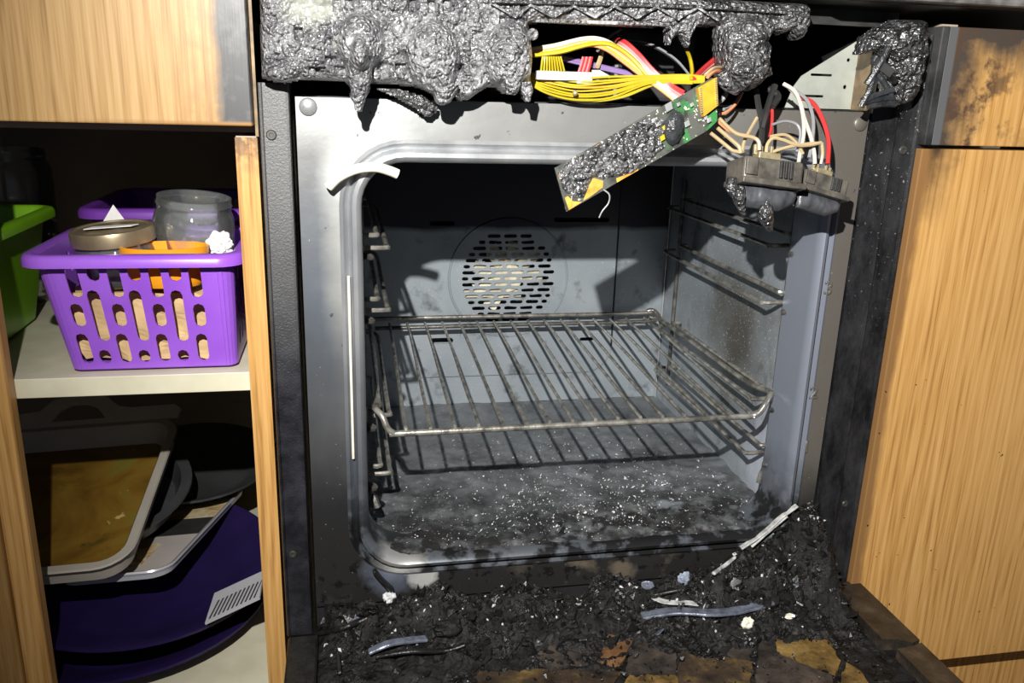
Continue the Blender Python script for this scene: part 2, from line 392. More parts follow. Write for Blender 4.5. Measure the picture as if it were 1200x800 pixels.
def smoothpath(P, n=6):
    P = [Vector(p) for p in P]
    if len(P) < 3 or n <= 1: return P
    out = []
    for i in range(len(P) - 1):
        p0 = P[max(i - 1, 0)]; p1 = P[i]; p2 = P[i + 1]; p3 = P[min(i + 2, len(P) - 1)]
        for k in range(n):
            u = k / n
            out.append(.5 * ((2 * p1) + (p2 - p0) * u + (2 * p0 - 5 * p1 + 4 * p2 - p3) * u * u + (3 * p1 - p0 - 3 * p2 + p3) * u ** 3))
    out.append(P[-1]); return out
def tube(P, r, seg=7, n=5, closed=False):
    P = smoothpath(P, n); N = len(P)
    rs = r if isinstance(r, (list, tuple)) else None
    V, F = [], []; up = Vector((.13, .31, .94)); prev = None
    for i, p in enumerate(P):
        d = (P[min(i + 1, N - 1)] - P[max(i - 1, 0)])
        d = d.normalized() if d.length > 1e-9 else Vector((0, 0, 1))
        if prev is None:
            a = d.cross(up)
            if a.length < .1: a = d.cross(Vector((1, 0, 0)))
        else: a = prev - d * prev.dot(d)
        a.normalize(); prev = a; b = d.cross(a)
        u = i / (N - 1)
        if rs:
            q = u * (len(rs) - 1); k = min(int(q), len(rs) - 2); rr = rs[k] + (rs[k + 1] - rs[k]) * (q - k)
        else: rr = r
        for j in range(seg):
            t_ = 2 * math.pi * j / seg
            V.append(tuple(p + a * (math.cos(t_) * rr) + b * (math.sin(t_) * rr)))
    for i in range(N - 1):
        for j in range(seg):
            k = (j + 1) % seg
            F.append((i * seg + j, i * seg + k, (i + 1) * seg + k, (i + 1) * seg + j))
    F.append(tuple(range(seg))[::-1]); F.append(tuple((N - 1) * seg + j for j in range(seg)))
    return V, F
def lathe(prof, c, n=32, tilt=None):
    V, F = [], []
    for r, z in prof:
        for j in range(n):
            a = 2 * math.pi * j / n; v = Vector((r * math.cos(a), r * math.sin(a), z))
            if tilt is not None: v = tilt @ v
            V.append((c[0] + v.x, c[1] + v.y, c[2] + v.z))
    for i in range(len(prof) - 1):
        for j in range(n):
            k = (j + 1) % n; F.append((i * n + j, i * n + k, (i + 1) * n + k, (i + 1) * n + j))
    if prof[0][0] > 1e-6: F.append(tuple(range(n))[::-1])
    if prof[-1][0] > 1e-6: F.append(tuple((len(prof) - 1) * n + j for j in range(n)))
    return V, F
def poly_prism(P, mp, th):
    """2D polygon P mapped by mp(u,v,d); d = 0 front, th back"""
    n = len(P); V = [tuple(mp(u, v, 0)) for u, v in P] + [tuple(mp(u, v, th)) for u, v in P]
    F = [tuple(range(n)), tuple(range(2 * n - 1, n - 1, -1))] + [(i, i + n, (i + 1) % n + n, (i + 1) % n) for i in range(n)]
    return V, F
def slot(cx, cy, wd, ht, n=4):
    """stadium-shaped outline"""
    r = min(wd, ht) / 2; out = []
    if wd >= ht:
        for k in range(n + 1):
            a = -math.pi / 2 + math.pi * k / n; out.append((cx + wd / 2 - r + r * math.cos(a), cy + r * math.sin(a)))
        for k in range(n + 1):
            a = math.pi / 2 + math.pi * k / n; out.append((cx - wd / 2 + r + r * math.cos(a), cy + r * math.sin(a)))
    else:
        for k in range(n + 1):
            a = math.pi * k / n; out.append((cx + r * math.cos(a), cy + ht / 2 - r + r * math.sin(a)))
        for k in range(n + 1):
            a = math.pi + math.pi * k / n; out.append((cx + r * math.cos(a), cy - ht / 2 + r + r * math.sin(a)))
    return out
def holed(outer, holes, mp):
    loops = [[Vector((u, v, 0)) for u, v in L] for L in [outer] + holes]
    tris = tessellate_polygon(loops)
    pts = [p for L in loops for p in L]
    return [tuple(mp(p.x, p.y)) for p in pts], [tuple(t_) for t_ in tris]
def rrect(x0, x1, z0, z1, r, n=8):
    out = []
    for cx, cz, a0 in ((x1 - r, z1 - r, 0), (x0 + r, z1 - r, 90), (x0 + r, z0 + r, 180), (x1 - r, z0 + r, 270)):
        for k in range(n + 1):
            a = math.radians(a0 + 90 * k / n); out.append((cx + r * math.cos(a), cz + r * math.sin(a)))
    return out
def bridge(rings, close=True):
    n = len(rings[0]); V = [p for R_ in rings for p in R_]; F = []
    for i in range(len(rings) - 1):
        for j in range(n):
            k = (j + 1) % n; F.append((i * n + j, i * n + k, (i + 1) * n + k, (i + 1) * n + j))
    return V, F
def fbm(x, y, z, sc, oc=3): return noise.fractal(Vector((x * sc, y * sc, z * sc)), 1.0, 2.0, oc)

def inside_np(px, py, poly):
    ins = np.zeros(px.shape, bool); n = len(poly)
    for i in range(n):
        x0, y0 = poly[i]; x1, y1 = poly[(i + 1) % n]
        if y0 == y1: continue
        c = ((y0 > py) != (y1 > py)) & (px < (x1 - x0) * (py - y0) / (y1 - y0) + x0); ins ^= c
    return ins
def dist_np(px, py, poly):
    d = np.full(px.shape, 1e9); n = len(poly)
    for i in range(n):
        x0, y0 = poly[i]; x1, y1 = poly[(i + 1) % n]; dx, dy = x1 - x0, y1 - y0; L = dx * dx + dy * dy + 1e-12
        t_ = np.clip(((px - x0) * dx + (py - y0) * dy) / L, 0, 1)
        d = np.minimum(d, np.hypot(px - x0 - t_ * dx, py - y0 - t_ * dy))
    return d
def crust(poly, res, depth, amp, nsc, mp, lumps=(), rnd=.008, back=True, seed=0., pits=()):
    """melted slab: outline poly in (u,v); mp(u,v,h) gives the point h in front of the back face"""
    P = np.array(poly); u0, v0 = P.min(0) - res; u1, v1 = P.max(0) + res
    nu = int((u1 - u0) / res) + 2; nv = int((v1 - v0) / res) + 2
    U, Vv = np.meshgrid(u0 + np.arange(nu) * res, v0 + np.arange(nv) * res, indexing='ij')
    ins = inside_np(U, Vv, poly); dd = dist_np(U, Vv, poly)
    k = np.clip(dd / rnd, 0, 1); H = depth * np.sqrt(np.clip(1 - (1 - k) ** 2, 0, 1)) * ins
    for lu, lv, lr, lh, *asp in lumps:
        a = asp[0] if asp else 1.
        q = ((U - lu) / lr) ** 2 + ((Vv - lv) / (lr * a)) ** 2
        H = H + ins * lh * np.sqrt(np.clip(1 - q, 0, 1))
    N1 = np.zeros(U.shape)
    for i in range(nu):
        for j in range(nv):
            if ins[i, j]: N1[i, j] = fbm(U[i, j] + seed, Vv[i, j], seed, nsc, 3) + .5 * abs(noise.noise(Vector((U[i, j] * nsc * 2.3, Vv[i, j] * nsc * 2.3, seed + 3))))
    H = H + amp * N1 * np.clip(dd / (rnd * .5), 0, 1)
    for pu, pv, pw, ph, pd in pits:
        H = np.where((abs(U - pu) < pw) & (abs(Vv - pv) < ph), H - pd, H)
    H = np.where(ins, np.maximum(H, .0004), 0)
    idx = -np.ones(U.shape, int); V, F = [], []
    cell = ins[:-1, :-1] & ins[1:, :-1] & ins[:-1, 1:] & ins[1:, 1:]
    def vid(i, j):
        if idx[i, j] < 0: idx[i, j] = len(V); V.append(tuple(mp(U[i, j], Vv[i, j], H[i, j])))
        return int(idx[i, j])
    for i in range(nu - 1):
        for j in range(nv - 1):
            if cell[i, j]: F.append((vid(i, j), vid(i + 1, j), vid(i + 1, j + 1), vid(i, j + 1)))
    if back:
        nF = len(F); bidx = {}
        def bid(i, j):
            if (i, j) not in bidx: bidx[(i, j)] = len(V); V.append(tuple(mp(U[i, j], Vv[i, j], -.0015)))
            return bidx[(i, j)]
        cp = np.pad(cell, 1)
        for i in range(nu - 1):
            for j in range(nv - 1):
                if not cell[i, j]: continue
                for (di, dj, a, b) in ((-1, 0, (i, j), (i, j + 1)), (1, 0, (i + 1, j + 1), (i + 1, j)), (0, -1, (i + 1, j), (i, j)), (0, 1, (i, j + 1), (i + 1, j + 1))):
                    if not cp[i + 1 + di, j + 1 + dj]: F.append((vid(*b), vid(*a), bid(*a), bid(*b)))
    return V, F

# ================================================================== SETTING
# room floor far below the frame, rear wall behind the units
o = mk('floor', box(-1.2, 1.2, -1.6, .62, -.80, -.75), 'wood_dark'); o['kind'] = 'structure'
o = mk('wall_back', box(-1.2, 1.2, .58, .62, -.75, .9), 'cream'); o['kind'] = 'structure'

# ================================================================== LEFT CABINET
cab = thing('kitchen_cabinet', 'oak kitchen cabinet with open shelves left of the burnt oven', 'cabinet', (-.55, .25, -.75))
o = mk('drawer_front', box(-.86, -.3015, -.020, -.002, .2085, .318, .0012), 'wood_front', cab)
o = mk('side_panel', box(-.317, -.3005, .0005, .56, -.75, .20), 'inside', cab)
o = mk('edge_band', box(-.3178, -.3002, -.0012, .0005, -.75, .199, .0004), 'wood_edge', cab)
mk('side_panel', box(-.88, -.862, .0, .56, -.75, .31), 'inside', cab)
mk('top_panel', box(-.862, -.3005, .0, .56, .203, .218), 'inside', cab)
mk('back_panel', box(-.862, -.317, .545, .553, -.335, .203), 'inside', cab)
mk('bottom_panel', box(-.862, -.317, .0, .545, -.35, -.332), 'cream', cab)
mk('shelf_board', box(-.862, -.3178, .004, .545, -.0175, -.0005, .0006), 'cream', cab)
mk('stile', box(-.560, -.526, -.019, -.001, -.75, .203, .002), 'wood_dark', cab)
mk('edge_band', box(-.526, -.505, -.014, .004, -.75, .203, .003), 'wood', cab)
mk('edge_band', box(-.3012, -.2988, -.004, .0, .2, .318), 'rusty', cab)
mk('plinth', box(-.862, -.317, .03, .05, -.75, -.35), 'wood_dark', cab)

# ================================================================== RIGHT CABINET
cabr = thing('kitchen_cabinet', 'oak kitchen cabinet with scorched corner right of the burnt oven', 'cabinet', (.6, .25, -.75))
mk('drawer_front', box(.2945, .86, -.020, -.002, .2045, .3065, .001), 'wood_right_top', cabr)
o = mk('edge_strip', box(.2865, .2942, -.0215, .0, .2045, .3065, .001), 'duct', cabr)
mk('door', box(.2865, .86, -.020, -.002, -.3625, .2012, .001), 'wood_right', cabr)
mk('drawer_front', box(.30, .86, .014, .030, -.60, -.3645, .001), 'wood_right', cabr)
mk('side_panel', box(.301, .317, .0, .56, -.75, .31), 'inside', cabr)
mk('side_panel', box(.862, .88, .0, .56, -.75, .31), 'inside', cabr)
mk('plinth', box(.317, .862, .05, .07, -.75, -.60), 'wood_dark', cabr)

# worktop over everything
wt = thing('worktop', 'dark worktop with sooty front edge above the burnt oven', 'worktop', (0, .25, .318))
mk('slab', box(-.9, .9, -.035, .57, .321, .36, .002), 'worktop', wt)
mk('front_edge', box(.16, .9, -.052, -.036, .3215, .36, .003), 'worktop_edge', wt)
mk('front_edge', box(-.9, .158, -.045, -.036, .3235, .36, .003), 'worktop_edge', wt)

# ================================================================== OVEN
ov = thing('built_in_oven', 'burnt built-in oven with sooty steel face and open scorched cavity', 'oven', (0, .2, -.262))
AX0, AX1, AZ0, AZ1 = -.2185, .2056, -.1917, .1807
def ring(off, Y, r0=.036):
    return [(x, Y, z) for x, z in rrect(AX0 - off, AX1 + off, AZ0 - off, AZ1 + off, max(r0 + off, .004))]
# outer rectangle with the same number of points as the rounded ring
def outer_ring(Y, x0=-.2695, x1=.2412, z0=-.238, z1=.2315):
    R0 = rrect(AX0 - .02, AX1 + .02, AZ0 - .02, AZ1 + .02, .056); out = []
    for i, (x, z) in enumerate(R0):
        q, k = divmod(i, 9)
        X = (x1, x0, x0, x1)[q]; Z = (z1, z1, z0, z0)[q]
        if k == 4: out.append((X, Y, Z)); continue
        horiz = (k > 4) if q in (0, 2) else (k < 4)
        if horiz: out.append((x, Y, Z))
        else: out.append((X, Y, z))
    return out
fp = bridge([ring(.019, 0), ring(.026, .0), outer_ring(0), outer_ring(.012)])
mk('front_plate', fp, 'face', ov, smooth=False)
lip = bridge([ring(0, .048), ring(0, .004), ring(.0015, -.003), ring(.005, -.0055), ring(.0085, -.004), ring(.010, .001), ring(.0118, .004), ring(.0135, .002), ring(.016, -.002), ring(.019, .0)])
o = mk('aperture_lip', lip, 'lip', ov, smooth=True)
# pale sealing rope
mk('door_seal', tube([(-.2312, -.0015, z) for z in (.085, .05, .0, -.05, -.085)], .0012), 'seal', ov, smooth=True)
mk('door_seal', tube([at(385, 219, -.012), at(398, 207, -.014), at(418, 198, -.015), at(440, 196, -.015), at(456, 200, -.013), at(466, 204, -.012)], .0042, 10), 'seal', ov, smooth=True, label='loose pale length of door seal hanging at the top left corner')
# cavity
D = .4027; CX0, CX1, CZ0, CZ1 = -.2245, .2188, -.1925, .193
mk('cavity_left_wall', join(box(CX0 - .001, CX0, .048, D + .006, CZ0, CZ1)), 'side_sheet', ov)
mk('cavity_right_wall', join(box(CX1, CX1 + .001, .048, D + .006, CZ0, CZ1)), 'side_sheet', ov)
mk('cavity_ceiling', box(CX0, CX1, .048, D + .006, CZ1, CZ1 + .001), 'black', ov)
# front return between lip and cavity walls
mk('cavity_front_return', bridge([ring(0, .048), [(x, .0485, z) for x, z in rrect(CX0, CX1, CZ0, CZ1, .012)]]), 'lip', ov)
# heap-textured floor
fu, fv = 150, 120; V = []; Fc = []
for i in range(fu + 1):
    for j in range(fv + 1):
        x = CX0 + (CX1 - CX0) * i / fu; y = .002 + (D + .004 - .002) * j / fv
        edge = min(1, (y - .002) / .012)
        h = .0035 * (fbm(x, y, 0, 16, 4) + .4) + .0022 * fbm(x, y, 4, 70, 3) + .001 * noise.noise(Vector((x * 260, y * 260, 1)))
        h *= (.35 + .65 * max(0, 1 - max(0, (y - .16) / .16)))
        h += .006 * max(0, 1 - abs(x - .12) / .08) * max(0, 1 - abs(y - .045) / .05)
        if j == 0: h -= .004
        V.append((x, y, CZ0 + (max(-.001, h) + .0016 * max(0, 1 - y / .07)) * edge))
for i in range(fu):
    for j in range(fv): Fc.append((i * (fv + 1) + j, (i + 1) * (fv + 1) + j, (i + 1) * (fv + 1) + j + 1, i * (fv + 1) + j + 1))
mk('cavity_floor', (V, Fc), 'floorchar', ov, smooth=True)
# back wall: rear sheet and a proud rounded panel with slots and a hole for the fan grille
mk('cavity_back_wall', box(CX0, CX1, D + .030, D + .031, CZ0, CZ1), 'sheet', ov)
FCX, FCZ, FR = -.0123, -.0081, .0735
def circ(r, n=40): return [(FCX + r * math.cos(2 * math.pi * k / n), FCZ + r * math.sin(2 * math.pi * k / n)) for k in range(n)]
panel_out = rrect(CX0 + .001, .1425, -.149, CZ1, .003)
q = rrect(CX0 + .001, .1425, -.149, CZ1, .038)
panel_out = q
sl = [slot(-.105, -.096, .033, .0085), slot(.105, -.099, .021, .005), slot(-.105, .068, .034, .006), slot(.0885, .073, .079, .006)]
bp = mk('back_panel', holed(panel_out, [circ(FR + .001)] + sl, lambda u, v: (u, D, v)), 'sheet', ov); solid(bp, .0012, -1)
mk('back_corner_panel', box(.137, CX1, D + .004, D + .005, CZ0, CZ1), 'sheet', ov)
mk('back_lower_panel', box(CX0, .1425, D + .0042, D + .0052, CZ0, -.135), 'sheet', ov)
mk('panel_edge', tube([(.1425, D - .0005, z) for z in (-.11, 0, .1, .19)], .0012, 5, 1), 'black', ov)
mk('corner_bead', tube([(CX1 - .0015, D + .001, z) for z in (CZ0, 0, CZ1)], .0013, 6, 1), 'steel', ov)
# embossed ring round the grille
er = [[(FCX + (r) * math.cos(2 * math.pi * k / 64), y, FCZ + r * math.sin(2 * math.pi * k / 64)) for k in range(64)] for r, y in ((.0815, D), (.0825, D - .0016), (.0838, D - .0016), (.085, D))]
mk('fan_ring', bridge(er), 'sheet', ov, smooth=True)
# perforated grille
holes = []; pitch = .00855; slotl, gap = .0185, .0042
for r_ in range(-8, 9):
    z = r_ * pitch * .985
    hw = math.sqrt(max(0, (FR - .006) ** 2 - z * z)) - .002
    if abs(z) > FR - .008 or hw < .012: continue
    x = -hw + (0 if r_ % 2 else -.009)
    while x < hw:
        a = max(x, -hw); b = min(x + slotl, hw)
        if b - a > .0055: holes.append(slot(FCX + (a + b) / 2, FCZ + z, b - a, .0050, 3))
        x += slotl + gap
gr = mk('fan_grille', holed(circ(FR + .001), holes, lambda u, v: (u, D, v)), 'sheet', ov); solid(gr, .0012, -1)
# fan behind it
fanp = mk('fan_wheel', lathe([(.0001, 0), (.016, 0), (.018, .004), (.018, .012)], (0, 0, 0), 20, None), 'fan', ov)
V, Fq, _ = join(*[xform(box(.012, .050, -.0095, .0095, -.001, .001), Matrix.Rotation(2 * math.pi * k / 9, 4, 'Z') @ Matrix.Rotation(.30, 4, 'X')) for k in range(7)], lathe([(.0001, -.006), (.02, -.006), (.02, .006), (.0001, .006)], (0, 0, 0), 20), box(-.062, .02, -.028, -.018, -.002, .002), box(-.03, .05, .03, .036, -.002, .002))
mt = Matrix.Translation((FCX, D + .009, FCZ)) @ Matrix.Rotation(math.pi / 2, 4, 'X')
bpy.data.objects.remove(fanp)
mk('fan_wheel', xform((V, Fq), mt), 'fan', ov)
hv, hf = lathe([(FR + .006, 0), (FR + .006, .024), (.0001, .024)], (0, 0, 0), 40)
o = mk('fan_housing', (hv, [f for f in hf if len(f) == 4]), 'duct', ov)
o.data.transform(Matrix.Translation(Vector((FCX, D + .001, FCZ)) - wbase(ov)) @ Matrix.Rotation(-math.pi / 2, 4, 'X') @ Matrix.Translation(wbase(ov)))
# side columns
def extrude_profile(P, z0, z1):
    n = len(P); V = [(x, y, z0) for x, y in P] + [(x, y, z1) for x, y in P]
    F = [(i, (i + 1) % n, (i + 1) % n + n, i + n) for i in range(n)] + [tuple(range(n))[::-1], tuple(range(n, 2 * n))]
    return V, F
cl = mk('frame_column', extrude_profile([(-.2975, .03), (-.2975, -.006), (-.2965, -.009), (-.2950, -.0095), (-.2940, -.0075), (-.2765, -.0075), (-.2745, -.007), (-.2738, -.004), (-.2738, .03)], -.262, .2415), 'trim', ov)
cr_ = mk('frame_column', extrude_profile([(.2435, .03), (.2435, -.001), (.2615, -.003), (.2630, -.0075), (.2650, -.008), (.2665, -.005), (.2805, -.0055), (.2820, -.011), (.2845, -.012), (.2950, -.0105), (.2985, -.0105), (.2985, .03)], -.262, .300), 'trim_right', ov)
def screw(p, r, parent):
    c = Vector(p)
    V, Fq = lathe([(r, 0), (r, -.0006), (r * .8, -.0016), (r * .42, -.0016), (r * .35, -.0004), (.00001, -.0004)], (0, 0, 0), 14)
    V = [(c.x + v[0], c.y + v[2], c.z + v[1]) for v in V]
    return mk('screw', (V, [f[::-1] for f in Fq]), 'screw', parent, smooth=False)
screw(at(318, 158, -.0076), .0042, cl); screw(at(343, 649, -.0076), .0036, cl)
screw(at(1058, 176, -.0056), .0042, cr_); screw(at(990, 590, -.0056), .0036, cr_)
for px, py, r in ((361, 125, .0072), (1008, 145, .0068)):
    p = at(px, py, 0)
    V, Fq = lathe([(r, 0), (r, .0008), (r * .85, .0018), (.00001, .0022)], (0, 0, 0), 20)
    mk('plug_cap', ([(p.x + v[0], -v[2], p.z + v[1]) for v in V], Fq), 'face', ov, smooth=True)
# embossed level numbers on the right side of the face
for ch, z in (('3', .067), ('2', -.040), ('1', -.099)):
    fc = bpy.data.curves.new('level', 'FONT'); fc.body = ch; fc.size = .0185; fc.extrude = .0005; fc.bevel_depth = .0004; fc.align_x = 'CENTER'; fc.align_y = 'CENTER'; fc.resolution_u = 3
    tmp = bpy.data.objects.new('level_number', fc); COL.objects.link(tmp)
    bpy.context.view_layer.update()
    me = bpy.data.meshes.new_from_object(tmp); bpy.data.objects.remove(tmp)
    me.transform(Matrix.Translation(Vector((.2235, -.0009, z)) - wbase(ov)) @ Matrix.Rotation(math.pi / 2, 4, 'X'))
    me.materials.clear(); me.materials.append(M['face'])
    o = bpy.data.objects.new('level_number', me); COL.objects.link(o); o.parent = ov
# bottom sill of the face, with a dark slot and hinge pockets
mk('lower_sill', box(-.2695, .2412, .004, .02, -.262, -.238), 'black', ov)
for x in (-.262, .212):
    mk('hinge_pocket', join(box(x, x + .026, -.006, .003, -.262, -.232), box(x + .003, x + .006, -.012, -.006, -.258, -.236), box(x + .018, x + .021, -.012, -.006, -.258, -.236)), 'shard_dark', ov)
# space above the cavity
tb = mk('top_box', join(box(-.2735, .2435, .38, .381, .2315, .318), box(-.2735, .2435, .012, .38, .2315, .2325), box(-.2745, -.2735, .03, .38, .2315, .318), box(.2475, .2485, .03, .38, .2315, .318)), 'duct_box', ov)
o = mk('cooling_duct', join(box(-.10, .10, .10, .20, .2335, .262, .006), box(-.06, .06, .2, .26, .25, .285, .006), box(.02, .10, .08, .10, .235, .30, .004)), 'duct', ov)
mk('top_rail', box(-.292, .262, .008, .014, .3055, .3185), 'duct', ov)
# zinc bracket at the right with slots
bk = [(.172, .2335), (.240, .2335), (.240, .292), (.236, .294), (.185, .262), (.178, .252)]
bko = mk('bracket', holed(bk, [slot(.198, .2445, .024, .0022), slot(.205, .2635, .022, .0022), slot(.2305, .2775, .0035, .0035), slot(.2305, .2535, .0035, .004)], lambda u, v: (u, .030, v)), 'bracket', ov); solid(bko, .001, 1)
mk('bracket_flange', box(.2395, .2435, .006, .0315, .2325, .297, .001), 'rusty', ov)
mk('terminal_plate', join(box(.2445, .256, .004, .007, .282, .297, .001), box(.2445, .254, .004, .007, .236, .274, .001)), 'olive', ov)

# ---- melted control panel carrier
yc = -.018
def pz(P): return [(p.x, p.z) for p in (at(x, y, -.035) for x, y in P)]
top = .3195
left_px = [(303, 0), (303, 60), (304, 92), (316, 96), (334, 99), (350, 95), (380, 95), (404, 97), (410, 103), (415, 122), (419, 132), (424, 131), (427, 117), (433, 99), (450, 99), (470, 101), (492, 104), (507, 112), (516, 121), (525, 121), (532, 114), (540, 120), (552, 118), (562, 110), (572, 104), (582, 103), (592, 111), (598, 111), (604, 105), (612, 104), (616, 118), (621, 119), (624, 108), (626, 96), (625, 60), (624, 27), (650, 27), (720, 30), (785, 32), (787, 50), (790, 58), (793, 48), (800, 40), (806, 46), (811, 56), (814, 55), (817, 42), (822, 32), (845, 31), (845, 70), (846, 90), (858, 98), (866, 110), (872, 101), (884, 108), (898, 100), (905, 92), (914, 88), (909, 70), (906, 55), (912, 38), (920, 41), (930, 36), (938, 48), (946, 46), (953, 36), (954, 22), (956, 8), (954, -6)]
Pp = pz(left_px); Pp = [(x, min(z, top - .0015)) for x, z in Pp]; Pp[0] = (Pp[0][0], top - .001); Pp[-1] = (Pp[-1][0], top - .001)
def lum(px, py, r, h, a=1.): p = at(px, py, -.035); return (p.x, p.z, r, h, a)
def pit(px, py, wd, ht, d): p = at(px, py, -.035); return (p.x, p.z, wd, ht, d)
cpm = crust(Pp, .00115, .015, .0034, 120, lambda u, v, h: (u, yc - h, v),
    lumps=[lum(423, 50, .018, .019, 1.15), lum(421, 90, .0085, .016, 3.4), lum(508, 68, .021, .017, 1.25), lum(515, 105, .018, .006, .9), lum(597, 66, .021, .019, 1.25), lum(560, 95, .018, .005, .8),
           lum(872, 66, .023, .018, 1.3), lum(868, 92, .016, .008, 1.0), lum(935, 25, .014, .006, 1.2), lum(880, 35, .012, .006), lum(350, 50, .02, .003), lum(335, 90, .018, .004, .5)],
    pits=[pit(x, y, .0028, .0045, .007) for x, y in ((395, 5), (410, 5), (440, 3), (484, 6), (507, 7), (525, 6), (590, 25), (350, 40))] + [pit(x, y, .004, .003, .006) for x, y in ((368, 83), (399, 82), (388, 70), (448, 77), (470, 80), (537, 79), (560, 40), (375, 84))] + [pit(x, 14, .0011, .006, .003) for x in (600, 612)])
cp = mk('control_panel_carrier', cpm, 'melt', ov, smooth=True, label='melted ash-grey control panel carrier with drips', mats=['melt_mid'])
for p in cp.data.polygons:
    if p.center.x + 0 > .055: p.material_index = 1
# ribs of the truss pattern in the top rail
zig = [(575, 3), (604, 20), (622, 6), (648, 20), (672, 7), (697, 20), (720, 7), (746, 21), (770, 8), (794, 22), (818, 9), (842, 24)]
mk('carrier_rib', tube([at(x, y, -.0385) for x, y in zig], .0011, 5, 1), 'melt', cp)
mk('carrier_rib', tube([at(x, y, -.0385) for x, y in ((575, 1), (700, 4), (845, 9), (940, 16))], .0016, 6, 2), 'melt_mid', cp)
mk('carrier_rib', tube([at(x, y, -.0385) for x, y in ((627, 24), (720, 27), (784, 29))], .0015, 6, 2), 'melt', cp)
for L, rr in (([(421, 62), (422, 85), (421, 105), (420, 120), (421, 131)], (.008, .0095, .0085, .006, .0035, .002)), ([(617, 96), (618, 108), (619, 119)], (.004, .004, .0022)), ([(846, 84), (852, 98), (866, 108)], (.006, .006, .003)), ([(597, 85), (600, 100), (599, 111)], (.008, .007, .003)), ([(524, 96), (520, 112), (522, 122)], (.010, .008, .004))):
    dp = tube([at(x, y, -.043) for x, y in L], rr, 12, 6)
    dp = ([tuple(Vector(v) + Vector((noise.noise(Vector(v) * 170), noise.noise(Vector(v) * 170 + Vector((7, 0, 0))), 0)) * .0022) for v in dp[0]], dp[1])
    mk('drip', dp, 'melt' if L[0][0] < 800 else 'melt_mid', cp, smooth='all')
# rivets in the melted carrier
for px, py in ((398, 43), (442, 46), (486, 53), (527, 54), (568, 53), (625, 40)):
    p = at(px, py, -.041)
    V, Fq = lathe([(.0042, 0), (.0045, .002), (.003, .0032), (.0022, .0028), (.00001, .003)], (0, 0, 0), 14)
    mk('rivet', ([(p.x + v[0], p.y - v[2] + .004, p.z + v[1]) for v in V], Fq), 'melt', cp, smooth=True)
# hanging skin below the carrier, between the drip and the second knob
sk = pz([(432, 101), (470, 103), (500, 112), (518, 126), (516, 133), (507, 140), (500, 139), (490, 130), (470, 118), (446, 108)])
mk('hanging_skin', crust(sk, .0014, .006, .003, 110, lambda u, v, h: (u, -.012 - h, v), seed=5), 'melt_mid', cp, smooth=True)
# right-hand melted end with burnt dial
rt = pz([(1022, 42), (1040, 30), (1062, 20), (1097, 22), (1098, 40), (1094, 70), (1090, 100), (1082, 120), (1062, 126), (1050, 122), (1046, 100), (1046, 80), (1040, 62), (1028, 62), (1014, 66)])
mk('control_panel_end', crust(rt, .0013, .015, .005, 100, lambda u, v, h: (u, -.014 - h, v), lumps=[lum(1050, 52, .016, .006), lum(1075, 60, .02, .006, 1.6)], seed=9), 'melt_dark', ov, smooth=True, label='blistered black right end of the control panel')
dial = at(1030, 95, -.03)
for k, (dx, dz, l_, an) in enumerate(((-.006, .012, .034, 1.1), (-.01, .002, .036, 1.5), (.004, -.004, .032, 2.3), (-.002, -.012, .03, .35), (.0, -.016, .028, .15), (.002, .010, .032, -.7), (-.012, -.010, .026, 1.2), (.004, -.020, .026, .1))):
    c = dial + Vector((dx, -.004 + .001 * (k % 3), dz)); d = Vector((math.cos(an), 0, math.sin(an))) * l_ / 2
    mk('burnt_dial_rib', tube([c - d, c + Vector((0, -.002, .001)), c + d], [.0032, .0026, .0030], 7, 4), 'blob' if k != 5 else 'shard_dark', ov, smooth=True)
mk('dial_plate', obox(at(1035, 79, -.036), (.009, 0, -.005), (0, .001, 0), (.002, 0, .0032)), 'duct', ov)
# ---- open door at the bottom
DZ = -.262
dr = mk('door', box(-.2955, .2975, -.47, -.012, DZ - .03, DZ - .002, .003), 'char', ov, label='dropped oven door covered in char')
def flat(poly, z0, z1):
    P = [(p.x, p.y) for p in poly]; return poly_prism(P, lambda u, v, d: (u, v, z1 if d == 0 else z0), 1)
def gp(L):
    P = [atz(x, y, -.257) for x, y in L]; out = []
    for i, p in enumerate(P):
        q_ = P[(i + 1) % len(P)]; d_ = q_ - p; n_ = max(2, int(d_.length / .004)); sd = Vector((-d_.y, d_.x, 0)).normalized()
        for k in range(n_):
            c_ = p + d_ * (k / n_); out.append(c_ + sd * (.0030 * noise.noise(c_ * 95) + .0012 * noise.noise(c_ * 330)))
    return out
